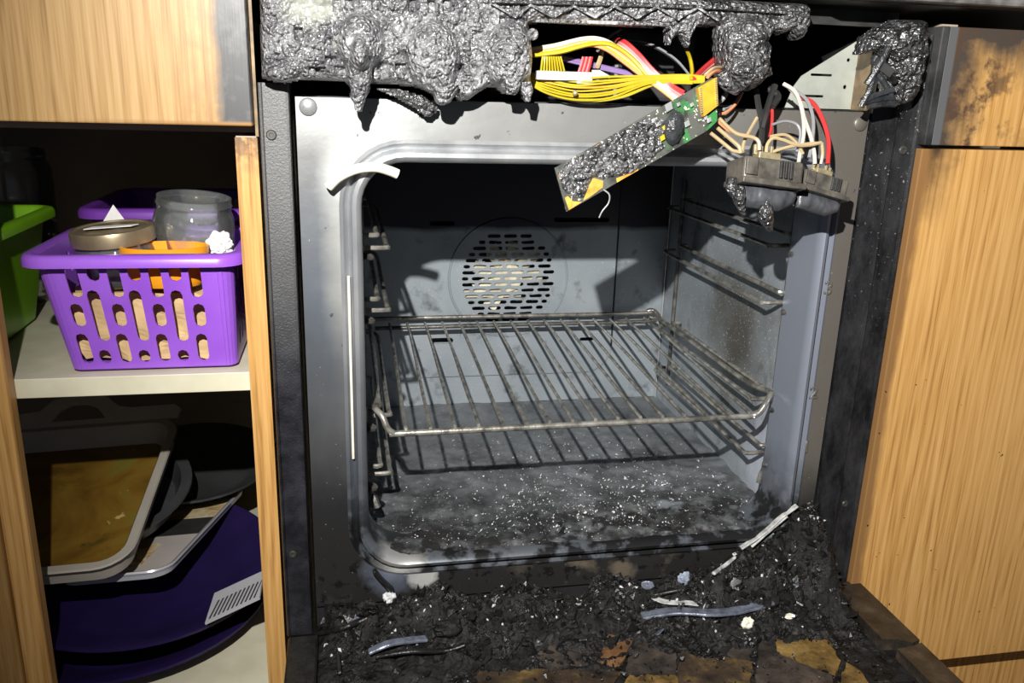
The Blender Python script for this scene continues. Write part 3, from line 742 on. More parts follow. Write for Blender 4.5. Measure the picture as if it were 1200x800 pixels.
# right side bar of the door, broken in two
mk('side_bar', flat([Vector((.262, -.02, 0)), Vector((.2975, -.012, 0)), Vector((.2975, -.118, 0)), Vector((.288, -.121, 0)), Vector((.276, -.114, 0)), Vector((.262, -.112, 0))], DZ - .002, DZ + .010), 'doorframe', dr)
mk('side_bar', flat([Vector((.268, -.126, 0)), Vector((.288, -.124, 0)), Vector((.2975, -.121, 0)), Vector((.2975, -.46, 0)), Vector((.272, -.46, 0))], DZ - .002, DZ + .009), 'doorframe', dr)
mk('side_bar', box(-.2955, -.268, -.46, -.02, DZ - .002, DZ + .008, .002), 'shard_dark', dr)
pieces = [('rust', [(684, 738), (748, 722), (750, 735), (736, 760), (726, 777), (690, 772), (676, 752)]),
          ('dull', [(640, 748), (676, 740), (680, 756), (690, 776), (640, 776), (630, 766)]),
          ('dull', [(752, 744), (782, 744), (792, 757), (792, 782), (735, 784), (738, 768)]),
          ('brown', [(560, 782), (640, 780), (700, 781), (728, 783), (712, 812), (560, 812)]),
          ('golden', [(908, 743), (935, 736), (960, 739), (976, 752), (984, 770), (980, 784), (950, 776), (922, 764), (910, 756)]),
          ('dull', [(890, 752), (906, 746), (912, 762), (946, 778), (976, 787), (976, 815), (884, 815), (886, 780)]),
          ('golden', [(992, 772), (1004, 778), (1022, 800), (1026, 818), (982, 818), (984, 796)]),
          ('brown', [(798, 760), (826, 768), (850, 766), (884, 772), (880, 800), (876, 815), (800, 815), (794, 786)]),
          ('golden', [(738, 788), (792, 788), (796, 815), (718, 815)]),
          ('dull', [(850, 752), (884, 752), (880, 768), (852, 763)])]
for k, (mn, L) in enumerate(pieces):
    o = mk('glass_fragment', flat(gp(L), DZ - .002, DZ + .0012 + .0007 * (k % 3)), mn, dr)
# rubble on the door: heightfield
nu, nv = 230, 66; V = []; Fc = []
for i in range(nu + 1):
    for j in range(nv + 1):
        x = -.272 + .545 * i / nu; y = -.118 + .1175 * j / nv
        e = min(1, (y + .118) / .03) * min(1, (x + .272) / .02) * min(1, (.273 - x) / .02)
        a = math.exp(-((y + .010) / .030) ** 2) * .027 + .004 * math.exp(-((y + .06) / .05) ** 2)
        a += .070 * math.exp(-((x - .232) / .040) ** 2 - ((y + .002) / .040) ** 2) + .012 * math.exp(-((x - .15) / .06) ** 2 - ((y + .03) / .05) ** 2)
        a += .008 * math.exp(-((x + .13) / .07) ** 2 - ((y + .01) / .04) ** 2)
        n1 = fbm(x, y, 0, 22, 4); n2 = fbm(x, y, 7, 85, 3); n3 = abs(noise.noise(Vector((x * 190, y * 190, 3))))
        h = a * (1 + .5 * n1) + .0035 * n2 + .003 * n3 + .0035 * n1
        h += .010 * max(0, fbm(x + 3, y, 2, 34, 2)) * math.exp(-((y + .04) / .05) ** 2)
        V.append((x, y, DZ - .0035 + max(0, h) * e - (.004 if e < .05 else 0)))
for i in range(nu):
    for j in range(nv): Fc.append((i * (nv + 1) + j, (i + 1) * (nv + 1) + j, (i + 1) * (nv + 1) + j + 1, i * (nv + 1) + j + 1))
HF = {}
def hz(x, y):
    i = int(round((x + .272) / .545 * nu)); j = int(round((y + .118) / .1175 * nv)); i = min(max(i, 0), nu); j = min(max(j, 0), nv)
    return V[i * (nv + 1) + j][2]
rub = mk('char_rubble', (V, Fc), 'char', base=(0, -.06, DZ), smooth=False)
tag(rub, 'heap of black char and melted rubble on the dropped oven door', 'rubble', kind='stuff')
# crumbs
def crumb(c, s, seed):
    rr = random.Random(seed); V = []
    ax = [Vector((rr.uniform(-1, 1), rr.uniform(-1, 1), rr.uniform(-1, 1))).normalized() for _ in range(2)]
    a = ax[0]; b = (ax[1] - a * ax[1].dot(a)).normalized(); d = a.cross(b); k = (rr.uniform(.6, 1.6), rr.uniform(.5, 1), rr.uniform(.3, .8))
    for v, q in ((a, k[0]), (-a, k[0]), (b, k[1]), (-b, k[1]), (d, k[2]), (-d, k[2])): V.append(tuple(Vector(c) + v * (s * q * rr.uniform(.7, 1.2))))
    return V, [(0, 2, 4), (2, 1, 4), (1, 3, 4), (3, 0, 4), (2, 0, 5), (1, 2, 5), (3, 1, 5), (0, 3, 5)]
dark = []; ash = []
for k in range(1500):
    x = random.uniform(-.262, .265); y = -.003 - abs(random.gauss(0, .035))
    if random.random() < .25: x = random.gauss(.2, .05)
    if not -.262 < x < .265 or y < -.11: continue
    s = random.uniform(.0009, .0042) if random.random() < .85 else random.uniform(.004, .0075)
    (ash if random.random() < .10 and s < .003 else dark).append(crumb((x, y, hz(x, y) + s * .3), s if s > .002 else s * 1.2, k))
o = mk('char_crumbs', join(*dark), 'shard_dark', base=(0, -.05, DZ)); tag(o, 'loose black char crumbs scattered over the rubble heap', 'crumbs', kind='stuff')
o = mk('ash_flecks', join(*ash), 'ash', base=(0, -.05, DZ)); tag(o, 'white ash flecks scattered over the black rubble heap', 'ash', kind='stuff')
fl = []
for k in range(900):
    x = random.gauss(.03, .10); y = .02 + abs(random.gauss(0, .11))
    if not CX0 + .01 < x < CX1 - .01 or y > .38: continue
    fl.append(crumb((x, y, CZ0 + .0035), random.choice((.0006, .0008, .001, .0013, .0018 if random.random() < .4 else .0008)), 9000 + k))
o = mk('ash_flecks', join(*fl), 'ash', base=(0, .15, CZ0)); tag(o, 'white ash flecks scattered over the oven cavity floor', 'ash', kind='stuff')
# crumbs strewn over the browned glass
gl = []
for k in range(420):
    x = random.uniform(-.16, .26); y = random.uniform(-.20, -.085); s = random.choice((.0008, .0012, .0016, .0022, .0034))
    gl.append(crumb((x, y, DZ + .0042), s, 20000 + k))
o = mk('char_crumbs', join(*gl), 'shard_dark', base=(.05, -.14, DZ)); tag(o, 'black char crumbs strewn over the browned glass of the door', 'crumbs', kind='stuff')
# glossy flakes
for k in range(46):
    x = random.uniform(-.24, .25) if k % 3 else random.gauss(.2, .04); y = random.uniform(-.085, -.006); x = min(max(x, -.25), .255)
    r0 = random.uniform(.005, .011); n_ = random.randint(5, 7); z = hz(x, y) + .002
    tl_ = Matrix.Rotation(random.uniform(-.7, .7), 3, 'X') @ Matrix.Rotation(random.uniform(-.7, .7), 3, 'Y') @ Matrix.Rotation(random.uniform(0, 6.3), 3, 'Z')
    Pf = [(r0 * random.uniform(.6, 1.15) * math.cos(2 * math.pi * i / n_), r0 * random.uniform(.35, .8) * math.sin(2 * math.pi * i / n_)) for i in range(n_)]
    o = mk('char_flake', poly_prism(Pf, lambda u, v, d: Vector((x, y, z)) + tl_ @ Vector((u, v, -d + noise.noise(Vector((u * 200, v * 200, k))) * .0015)), .0016), 'shard_dark' if k % 11 else 'shard', base=(x, y, z - .002))
    tag(o, 'thin glossy flake lying loose in the black rubble heap', 'flake', 'glossy flakes in the rubble heap')
# larger fragments, each its own thing
def strip(P, wd, th, nrm=Vector((0, 0, 1))):
    P = smoothpath(P, 5); V = []; F = []; n = len(P)
    for i, p in enumerate(P):
        d = (P[min(i + 1, n - 1)] - P[max(i - 1, 0)]).normalized(); s = d.cross(nrm).normalized(); u = s.cross(d)
        wv = wd * (1 + .15 * noise.noise(p * 130))
        for a, b in ((-1, -1), (1, -1), (1, 1), (-1, 1)): V.append(tuple(p + s * (a * wv / 2) + u * (b * th / 2)))
    for i in range(n - 1):
        for j in range(4): F.append((i * 4 + j, i * 4 + (j + 1) % 4, (i + 1) * 4 + (j + 1) % 4, (i + 1) * 4 + j))
    F += [(3, 2, 1, 0), tuple((n - 1) * 4 + j for j in range(4))]
    return V, F
def fragpath(L, dz=.004):
    out = []
    for x, y in L:
        p = atz(x, y, -.245)
        for _ in range(6):
            z = hz(p.x, p.y) + dz; p = atz(x, y, z)
            if p.y > -.004: p = at(x, y, -.006); break
        out.append(p)
    return out
frs = [('metal_strip', 'blue-grey bent metal strip lying across the middle of the rubble', [(752, 722), (790, 716), (835, 718), (870, 714), (905, 704)], .011, .003, 'shard'),
       ('metal_strip', 'pale thin sheet strip lying just above the blue-grey bent strip', [(758, 697), (780, 705), (805, 706), (828, 709)], .007, .0015, 'shard_light'),
       ('charred_strip', 'black charred strip arching over the pale thin sheet strip', [(765, 697), (800, 690), (830, 686), (850, 684)], .005, .003, 'shard_dark'),
       ('ash_coated_strip', 'long ash-white strip leaning at the right corner of the cavity mouth', [(868, 642), (895, 624), (915, 606), (934, 592)], .006, .002, 'shard_light'),
       ('ash_coated_strip', 'short ash-grey strip beside the long ash-white strip', [(880, 640), (905, 618), (922, 604)], .005, .002, 'shard_light'),
       ('charred_strip', 'slanted dark strip under the pale strips at the right corner', [(836, 672), (850, 662), (862, 652)], .004, .003, 'shard_light'),
       ('charred_strip', 'charred strip pointing at the right trim above the door bar', [(895, 690), (912, 680), (925, 672)], .006, .004, 'shard_dark'),
       ('charred_strip', 'dark curved strip lying at the lower left of the rubble', [(432, 764), (455, 754), (480, 750), (500, 748)], .008, .003, 'shard'),
       ('charred_strip', 'thin dark strip lying under the curved strip at the left', [(440, 769), (480, 763), (520, 762), (545, 755)], .005, .003, 'shard_dark'),
       ('charred_strip', 'upright black strip stump in the lower left corner', [(398, 790), (397, 778), (396, 766)], .004, .004, 'shard_dark'),
       ('charred_strip', 'grey rod left on the plate corner below the cavity lip', [(438, 668), (448, 680), (460, 691)], .007, .004, 'shard_dark'),
       ('charred_strip', 'long black strip lying against the left end of the plate', [(372, 742), (400, 736), (420, 728), (440, 720)], .006, .004, 'shard_dark'),
       ('charred_strip', 'flat black strip lying at the right end under the trim', [(930, 648), (950, 650), (968, 655)], .007, .003, 'shard_dark')]
for nm, lb, L, wd, th, mn in frs:
    P = fragpath(L); VF = strip(P, wd, th); c = P[0]
    o = mk(nm, VF, mn, base=(c.x, c.y, c.z - th)); tag(o, lb, 'strip', 'burnt strips in the rubble'); bevel(o, th * .25, 1)
chunks = [('ash_chunk', 'smooth blue-grey ash chunk near the middle of the rubble', (802, 677), (.006, .003, .007), 'ash_blue'),
          ('ash_chunk', 'pale yellow burnt lump in front of the bent strip', (876, 730), (.006, .004, .006), 'seal'),
          ('ash_chunk', 'small white ash lump on the bent strip', (840, 708), (.003, .003, .003), 'ash'),
          ('ash_chunk', 'blue-white ash lump at the right corner of the rubble', (905, 642), (.005, .004, .004), 'ash_blue'),
          ('ash_chunk', 'cream ash stub beside the right trim', (918, 632), (.0025, .0025, .0045), 'seal'),
          ('ash_chunk', 'white ash lump on the rubble under the left plate corner', (456, 700), (.006, .004, .006), 'ash'),
          ('ash_chunk', 'small white ash pebble in the lower left rubble', (520, 716), (.004, .003, .003), 'ash_blue'),
          ('char_chunk', 'rounded black char chunk in front of the golden fragment', (880, 748), (.009, .006, .006), 'shard_dark'),
          ('char_chunk', 'large black char chunk leaning on the right rubble peak', (925, 660), (.012, .008, .009), 'char'),
          ('char_chunk', 'black char chunk in the middle of the left rubble', (525, 735), (.013, .009, .008), 'char'),
          ('char_chunk', 'black char chunk beside the hinge pocket at the left', (430, 712), (.010, .008, .008), 'char'),
          ('ash_chunk', 'white crumbly streak on the rubble by the door bar', (925, 722), (.007, .003, .002), 'seal')]
for k, (nm, lb, (x, y), sz, mn) in enumerate(chunks):
    p = fragpath([(x, y)], sz[2] * .6)[0]
    bm = bmesh.new(); bmesh.ops.create_icosphere(bm, subdivisions=3, radius=1)
    VV = [tuple(Vector((v.co.x * sz[0], v.co.y * sz[1], v.co.z * sz[2])) * (1 + .45 * fbm(v.co.x + k * 3, v.co.y, v.co.z, 1.7, 3)) + p) for v in bm.verts]
    FF = [tuple(v.index for v in f.verts) for f in bm.faces]; bm.free()
    o = mk(nm, (VV, FF), mn, base=(p.x, p.y, p.z - sz[2])); tag(o, lb, 'chunk', 'burnt chunks in the rubble')

# ---- shelf support rails
def rail_levels(sx, x_in, x_out, lbl):
    r_ = thing('shelf_support', lbl, 'rack support', (x_out, .2, CZ0 + .02), 'shelf supports on the cavity walls')
    yf, yb = .058, .352
    for y in (yf, yb):
        mk('upright', tube([(x_out, y, -.155), (x_out, y, .0), (x_out, y, .135)], .0026, 8, 1), 'wire_dark', r_, smooth=True)
    for y in (yf,):
        mk('foot_clip', join(tube([(x_out, y, -.150), (x_out - sx * .006, y - .006, -.152), (x_out - sx * .010, y - .01, -.162)], .0035, 6, 3), box(x_out - .005, x_out + .005, y - .009, y - .001, -.152, -.142, .001)), 'wire_dark', r_)
    for z in (.105, .045, -.062, -.125):
        for dz, dx, ya, yb2 in ((.006, 0., yf - .008, yb - .03), (-.008, .010, yf + .004, yb + .010)):
            xi = x_in - sx * dx * .0
            P = [(x_out, ya + .004, z + dz), (xi - sx * dx, ya + .004, z + dz), (xi - sx * dx, ya + .02, z + dz), (xi - sx * dx, (ya + yb2) / 2, z + dz), (xi - sx * dx, yb2 - .02, z + dz), (xi, yb2, z + dz), (x_out, yb2 + .002, z + dz)]
            mk('rail', tube(P, .0024, 7, 4), 'wire', r_, smooth=True)
        mk('rail_clip', tube([(x_out + sx * .002, yf - .002, z - .012), (x_out - sx * .008, yf - .013, z - .013), (x_out - sx * .002, yf - .020, z - .011)], .003, 7, 4), 'wire_dark', r_, smooth=True)
    return r_
rail_levels(1, .203, .2135, 'bent wire shelf support on the right wall of the oven cavity')
rail_levels(-1, -.205, -.2185, 'bent wire shelf support on the left wall of the oven cavity')

# ---- wire shelf
ws = thing('wire_shelf', 'burnt chrome wire shelf tilted in the middle of the oven cavity', 'oven rack', (0, .2, -.09))
zf, zb, yF, yB = -.0765, -.0615, .032, .378
def zr(y): return zf + (zb - zf) * (y - yF) / (yB - yF)
mk('frame_front', tube([(-.2085, .052, zf + .022), (-.2085, .044, zf + .021), (-.203, .036, zf + .017), (-.1985, yF, zf + .006), (-.192, yF, zf + .0005), (-.18, yF, zf), (0, yF, zf + .0004), (.16, yF, zf + .0008), (.178, yF, zf + .0015), (.1855, yF, zf + .005), (.192, .034, zf + .014), (.199, .040, zf + .019), (.2045, .048, zf + .020)], .0032, 9, 4), 'wire', ws, smooth=True)
mk('frame_back', tube([(-.204, yB - .02, zb), (-.204, yB, zb + .004), (-.19, yB + .004, zb + .005), (0, yB + .004, zb + .005), (.18, yB + .004, zb + .005), (.188, yB + .004, zb + .009), (.197, yB, zb + .008), (.199, yB - .02, zb)], .003, 8, 4), 'wire', ws, smooth=True)
mk('frame_back', tube([(-.198, yB - .012, zb - .004), (0, yB - .012, zb - .003), (.180, yB - .012, zb - .003), (.186, yB - .006, zb + .002)], .0028, 8, 3), 'wire_dark', ws, smooth=True)
for sx, xs in ((-1, -.204), (1, .197)):
    mk('frame_side', tube([(xs, yB - .015, zb + .002), (xs, .2, zr(.2) + .010), (xs + sx * .002, .09, zr(.09) + .014), (xs + sx * .006, .05, zf + .021)], .003, 8, 4), 'wire', ws, smooth=True)
for k in range(16):
    x0 = -.181 + k * .02365; x1 = -.1785 + k * .0235
    if k == 15: x1 = .178
    mk('rod', tube([(x0, yF + .001, zf + .0045), (x0 + (x1 - x0) * .33, .15, zr(.15) + .0035 + random.uniform(-.001, .001)), (x1, .27, zr(.27) + .003), (x1, yB - .008, zb + .001)], .0019, 6, 3), 'wire', ws, smooth=True)

# ================================================================== ELECTRONICS
# circuit board
A = at(650, 197, -.060); B_ = at(664, 248, -.064); C_ = at(841, 146, -.058); D_ = at(838, 89, -.053)
pb = thing('circuit_board', 'burnt green circuit board hanging diagonally from its wires', 'circuit board', (B_ + C_) / 2)
nn = (D_ - A).cross(B_ - A).normalized()
if nn.y > 0: nn = -nn
def bm_(u, v, h): return A.lerp(D_, u).lerp(B_.lerp(C_, u), v) + nn * h
poly = [(0, 0), (.98, 0), (1, .06), (1, .92), (.93, 1), (0, 1)]
mk('board', poly_prism(poly, lambda u, v, d: bm_(u, v, -d), .002), 'pcb', pb)
Lb = (D_ - A).length; Wb = (B_ - A).length
cr1 = [(.001, .004), (.01, .0002), (.05, .0), (.40 * Lb, .0), (.56 * Lb, .0005), (.66 * Lb, .008), (.70 * Lb, .016), (.63 * Lb, .022), (.66 * Lb, .030), (.55 * Lb, Wb * .93), (.42 * Lb, Wb * .99), (.34 * Lb, Wb * .86), (.26 * Lb, Wb * .80), (.20 * Lb, Wb * .62), (.12 * Lb, Wb * .93), (.055 * Lb, Wb * .80), (.02 * Lb, Wb * .60), (.004 * Lb, Wb * .45)]
mk('burnt_crust', crust(cr1, .0011, .0018, .0022, 190, lambda u, v, h: bm_(u / Lb, v / Wb, h), rnd=.003, seed=2, lumps=[(.5 * Lb, .012, .010, .002), (.2 * Lb, .01, .012, .002), (.35 * Lb, .02, .012, .0015)]), 'melt_mid', pb, smooth=True)
for L in ([(.01, .70), (.03, .70), (.05, .86), (.10, .98), (.015, .995)], [(.11, .97), (.17, .70), (.20, .64), (.25, .80), (.24, .93), (.15, .97)], [(.33, .90), (.40, .95), (.47, .93), (.47, .995), (.33, .995)], [(.01, .18), (.02, .16), (.025, .38), (.012, .4)], [(.245, .03), (.27, .02), (.28, .07), (.25, .07)]):
    mk('scorched_laminate', poly_prism(L, lambda u, v, d: bm_(u, v, .0006 - d), .0008), 'pcb_edge', pb)
mk('connector', poly_prism([(.875, .03), (.995, .03), (.995, .60), (.90, .66)], lambda u, v, d: bm_(u, v, .005 - d), .006), 'chip', pb)
for k in range(12):
    for u in (.89, .985):
        v = .06 + k * .045
        c = bm_(u, v, .0054); mk('pin', obox(c, (.0008, 0, 0), (0, .0006, 0), (0, 0, .0005)), 'pcb_gold', pb)
bc = bm_(.72, .55, .002)
bm = bmesh.new(); bmesh.ops.create_icosphere(bm, subdivisions=3, radius=1)
mk('charred_component', ([tuple(bc + Vector((v.co.x * .0085, v.co.y * .006, v.co.z * .013)) * (1 + .25 * fbm(v.co.x, v.co.y, v.co.z, 2, 2))) for v in bm.verts], [tuple(v.index for v in f.verts) for f in bm.faces]), 'blob', pb, smooth=True); bm.free()
for u, v, mn, a in ((.70, .08, 'w_grey', .003), (.66, .44, 'w_yellow', .0016), (.64, .62, 'w_yellow', .002), (.80, .62, 'steel', .0022), (.84, .30, 'steel', .0014), (.60, .18, 'steel', .0016), (.55, .22, 'steel', .0016), (.62, .30, 'steel', .0014), (.76, .14, 'steel', .0014), (.94, .80, 'steel', .0018), (.92, .72, 'steel', .0014)):
    c = bm_(u, v, .0015); mk('component', obox(c, (D_ - A).normalized() * a, nn * .0013, (B_ - A).normalized() * a, .0003), mn, pb)
mk('loose_lead', tube([at(707, 222, -.062), at(714, 228, -.064), at(713, 238, -.064), at(706, 247, -.064), at(702, 255, -.063)], .0006, 5), 'steel', pb)

# wiring harness
wh = thing('wiring_harness', 'bundle of yellow, white and red wires feeding the circuit board', 'wires', at(690, 110, .0))
def wr(L, mn, r=.0013, name='wire'):
    mk(name, tube([at(x, y, d) for x, y, d in L], r, 6, 6), mn, wh, smooth=True)
for k in range(8):
    d = k * 1.0
    wr([(618, 86 + d * 1.4, -.004), (640, 87 + d * 3.1, -.006 - .001 * k), (675, 92 + d * 3.5 + .5 * (k % 3), -.012 - .0015 * (k % 4)), (715, 90 + d * 3.4 + .8 * (k % 2), -.02 + .001 * (k % 2)), (760, 89 + d * 1.3, -.03), (800, 88 + d * .9 + k * .4, -.04), (826, 90 + d * .9, -.050)], 'w_yellow' if k != 3 else 'w_amber', .00092)
wr([(618, 96, -.004), (650, 112, -.008), (690, 118, -.014), (730, 113, -.02), (770, 98, -.03), (812, 97, -.046)], 'w_yellow', .0016)
up = [('w_white', 0), ('w_white', 2), ('w_amber', 5), ('w_pink', 4), ('w_white', 7), ('w_yellow', 8), ('w_amber', 10), ('w_orange', 11)]
for k, (mn, d) in enumerate(up):
    wr([(618, 58 + d * .75, -.003), (650, 53 + d * .8, -.008), (685, 45 + d * .75, -.016), (708, 47 + d * .9, -.020), (730, 60 + d * 1.1, -.022), (752, 78 + d * 1.0, -.026), (775, 100 + d * .5, -.034), (795, 118 + d * .3, -.046)], mn, .0015)
wr([(622, 65, -.006), (640, 63, -.012), (660, 60, -.016), (690, 52, -.020), (715, 52, -.022), (738, 66, -.024), (758, 88, -.028)], 'w_yellow', .002)
for k, mn in enumerate(('w_red', 'w_red', 'w_pink', 'w_pink', 'w_white')):
    wr([(716 + k, 47 + k * .4, .03), (730 - k * .6, 47 + k * 1.8, -.004), (748 - k * .6, 62 + k * 1.8, -.018), (766 - k * .5, 82 + k * 1.8, -.028), (785, 98 + k * 2.2, -.036), (802, 108 + k * 3, -.046)], mn, .0014)
for k, mn in enumerate(('w_red', 'w_red', 'w_pink')):
    wr([(812 + k * 2, 92 + k, -.046), (824, 80 + k * 2.2, -.03), (838, 68 + k * 2.5, -.016), (852, 56 + k * 3, -.002)], mn, .0016)
wr([(829, 90, -.05), (838, 83, -.042), (846, 86, -.03), (850, 97, -.02)], 'w_orange', .0017)
wr([(826, 88, -.05), (836, 80, -.045), (847, 79, -.03)], 'w_cream', .0014)
wr([(810, 92, -.046), (811, 82, -.036), (808, 66, -.02), (800, 50, .02)], 'w_yellow', .0016)
for k in range(2): wr([(725, 46 + k * 2, .04), (760, 51 + k * 2, .02), (790, 68 + k * 2, -.005), (808, 88, -.03)], 'w_black' if k else 'w_grey', .0010)
wr([(700, 60, .04), (712, 45, .03), (728, 34, .02)], 'w_grey', .0014)
for k in range(2): wr([(640, 62 + k * 3, .01), (690, 74 + k * 3, .0), (740, 86 + k * 2, -.012), (756, 90, -.02)], 'w_violet', .0016)
wr([(700, 78, -.008), (703, 70, -.002), (706, 58, .01)], 'w_cream', .0022)
for k in range(9):
    wr([(636 + k * 2.6, 66, -.014), (635 + k * 3.0, 74, -.014), (634 + k * 3.4, 83, -.013)], 'w_yellow', .00085)
for k in range(6):
    wr([(683 + k * 2.2, 67, -.010), (681 + k * 2.2, 75, -.013), (678 + k * 2.3, 84, -.013)], 'w_red' if k % 2 else 'w_pink', .00085)
# connector, its latch and the blade beside it
c0 = at(628, 88, -.012); c1 = at(693, 90, -.012)
mk('connector', obox((c0 + c1) / 2, (c1 - c0) / 2, (0, .004, 0), (0, 0, .0035), .0006), 'conn_white', wh)
c0 = at(675, 96, -.012); c1 = at(698, 97, -.012)
mk('connector_latch', obox((c0 + c1) / 2, (c1 - c0) / 2, (0, .003, 0), (0, 0, .0014), .0004), 'conn_grey', wh)
P = [(693, 82), (702, 82), (716, 90), (708, 96), (694, 93)]
mk('blade', poly_prism([(at(x, y, -.012).x, at(x, y, -.012).z) for x, y in P], lambda u, v, d: (u, -.014 + d, v), .002), 'bracket', wh)
mk('bead', lathe([(.0001, -.0024), (.0018, -.0016), (.0024, 0), (.0018, .0016), (.0001, .0024)], at(674, 109, -.022), 10), 'brass', wh, smooth=True)
# burnt grey wiring hanging below the carrier
for L in ([(846, 98, -.012), (852, 108, -.02), (846, 118, -.02), (838, 124, -.024)], [(856, 100, -.012), (848, 112, -.018), (842, 121, -.022)], [(848, 128, -.02), (858, 124, -.012), (870, 108, -.006)]):
    wr(L, 'w_grey', .0014)
wr([(843, 134, -.03), (852, 131, -.026), (862, 122, -.018), (868, 112, -.01)], 'w_orange', .0013)
for L in ([(886, 105, -.02), (889, 125, -.026), (893, 145, -.03), (892, 168, -.034)], [(908, 100, -.018), (902, 118, -.024), (897, 135, -.03), (893, 150, -.032)], [(900, 104, -.016), (912, 112, -.022), (905, 125, -.028)]):
    wr(L, 'w_black', .0028)

# rotary switches
def rswitch(cx, cy, dpt, sc, lbl, tilt):
    c = at(cx, cy, dpt); r_ = thing('rotary_switch', lbl, 'switch', c, 'rotary switches hanging under the control panel')
    rt_ = Matrix.Rotation(tilt, 3, 'Y') @ Matrix.Rotation(math.radians(-14), 3, 'X')
    ex, ey, ez = rt_ @ Vector((1, 0, 0)), rt_ @ Vector((0, 1, 0)), rt_ @ Vector((0, 0, 1))
    def b(dx, dy, dz, hx, hy, hz_, bv=.0008): return obox(c + ex * dx * sc + ey * dy * sc + ez * dz * sc, ex * hx * sc, ey * hy * sc, ez * hz_ * sc, bv)
    mk('housing', join(b(0, 0, 0, .027, .017, .0095, .002), b(0, -.003, -.011, .029, .018, .0025, .001)), 'switch', r_)
    for dx in (-.021, .006, .0105, .015):
        mk('housing_rib', b(dx, -.018, .001, .0012 if dx > 0 else .005, .0016, .007, .0004), 'duct' if dx > 0 else 'switch', r_)
    mk('shaft_skirt', xform(crust([(-.024, -.016), (.014, -.015), (.027, -.008), (.029, .001), (.022, .006), (-.022, .006), (-.028, -.002)], .0014, .008, .0016, 90, lambda u, v, h: (u, v, h), seed=cx), Matrix((ex * sc, (-ez * .0 + ez) * sc, -ey * sc)).transposed().to_4x4()), 'skirt', r_, smooth=True)
    o_ = r_.children[-1]
    o_.data.transform(Matrix.Translation(c + ez * (-.0165 * sc) + ey * (-.004 * sc)))
    mk('terminal_block', b(-.002, -.006, .0125, .010, .006, .003), 'brass', r_)
    for k in range(4):
        mk('terminal', b(-.012 + k * .0075, -.004 + .004 * (k % 2), .018, .0012, .0016, .0042, .0003), 'brass', r_)
    return r_, c, ex, ez
s1, c1, ex1, ez1 = rswitch(895, 203, -.050, 1.0, 'larger dark rotary switch dangling left of the other by cream wires', math.radians(6))
s2, c2, ex2, ez2 = rswitch(958, 217, -.044, .80, 'smaller dark rotary switch dangling at the right by red wire', math.radians(14))
for x, y, rr in ((866, 232, (.003, .006, .004, .002)), (897, 250, (.003, .007, .006, .002))):
    mk('melted_drip', tube([at(x + 3, y - 14, -.068), at(x, y - 2, -.069), at(x + 2, y + 8, -.068), at(x + 6, y + 20, -.066)], rr, 8, 4), 'melt_dark', s1, smooth=True)
mk('melted_drip', tube([at(858, 208, -.06), at(857, 220, -.062), at(862, 230, -.062)], (.004, .005, .003), 8, 4), 'melt_dark', s1, smooth=True)
sw = thing('switch_wires', 'cream and red wires running down to the two rotary switches', 'wires', at(930, 150, -.02))
for L, mn, r in (
    ([(843, 139, -.05), (862, 156, -.05), (882, 161, -.05), (889, 166, -.052), (890, 176, -.054)], 'w_cream', .0016),
    ([(841, 150, -.05), (856, 163, -.05), (866, 172, -.052), (868, 180, -.055)], 'w_cream', .0016),
    ([(833, 156, -.05), (848, 168, -.05), (858, 176, -.052), (865, 178, -.052)], 'w_cream', .0015),
    ([(840, 141, -.048), (856, 154, -.048), (876, 159, -.048)], 'w_orange', .0012),
    ([(887, 138, -.03), (879, 152, -.036), (872, 166, -.044), (870, 178, -.052)], 'w_cream', .0015),
    ([(898, 182, -.054), (899, 170, -.052), (906, 162, -.05), (918, 164, -.05), (934, 170, -.05), (948, 170, -.048), (962, 167, -.046)], 'w_cream', .0015),
    ([(903, 160, -.048), (920, 158, -.046), (932, 166, -.046), (941, 180, -.046)], 'w_cream', .0014),
    ([(905, 178, -.05), (925, 172, -.05), (950, 168, -.047), (963, 168, -.046)], 'w_cream', .0014),
    ([(918, 98, -.015), (932, 108, -.022), (940, 130, -.030), (942, 155, -.038), (938, 176, -.044), (936, 190, -.047)], 'w_white', .0017),
    ([(922, 100, -.014), (936, 116, -.022), (943, 140, -.030), (950, 160, -.038), (954, 178, -.043), (955, 192, -.046)], 'w_white', .0017),
    ([(932, 106, -.012), (946, 118, -.022), (953, 140, -.03), (952, 165, -.038), (948, 185, -.044)], 'w_grey', .0016),
    ([(936, 114, -.012), (952, 120, -.022), (964, 140, -.030), (971, 165, -.038), (970, 192, -.046)], 'w_red', .0020),
    ([(904, 118, -.02), (905, 135, -.028), (904, 150, -.034), (902, 160, -.04)], 'w_red', .0014),
    ([(905, 146, -.036), (920, 142, -.034), (934, 146, -.036), (938, 158, -.04), (934, 178, -.044)], 'w_grey', .0012),
    ([(963, 167, -.046), (964, 180, -.046), (962, 192, -.047)], 'w_cream', .0014),
    ([(936, 190, -.047), (932, 200, -.047), (930, 210, -.047)], 'steel', .0020)):
    mk('wire', tube([at(x, y, d) for x, y, d in L], r, 7, 6), mn, sw, smooth=True)

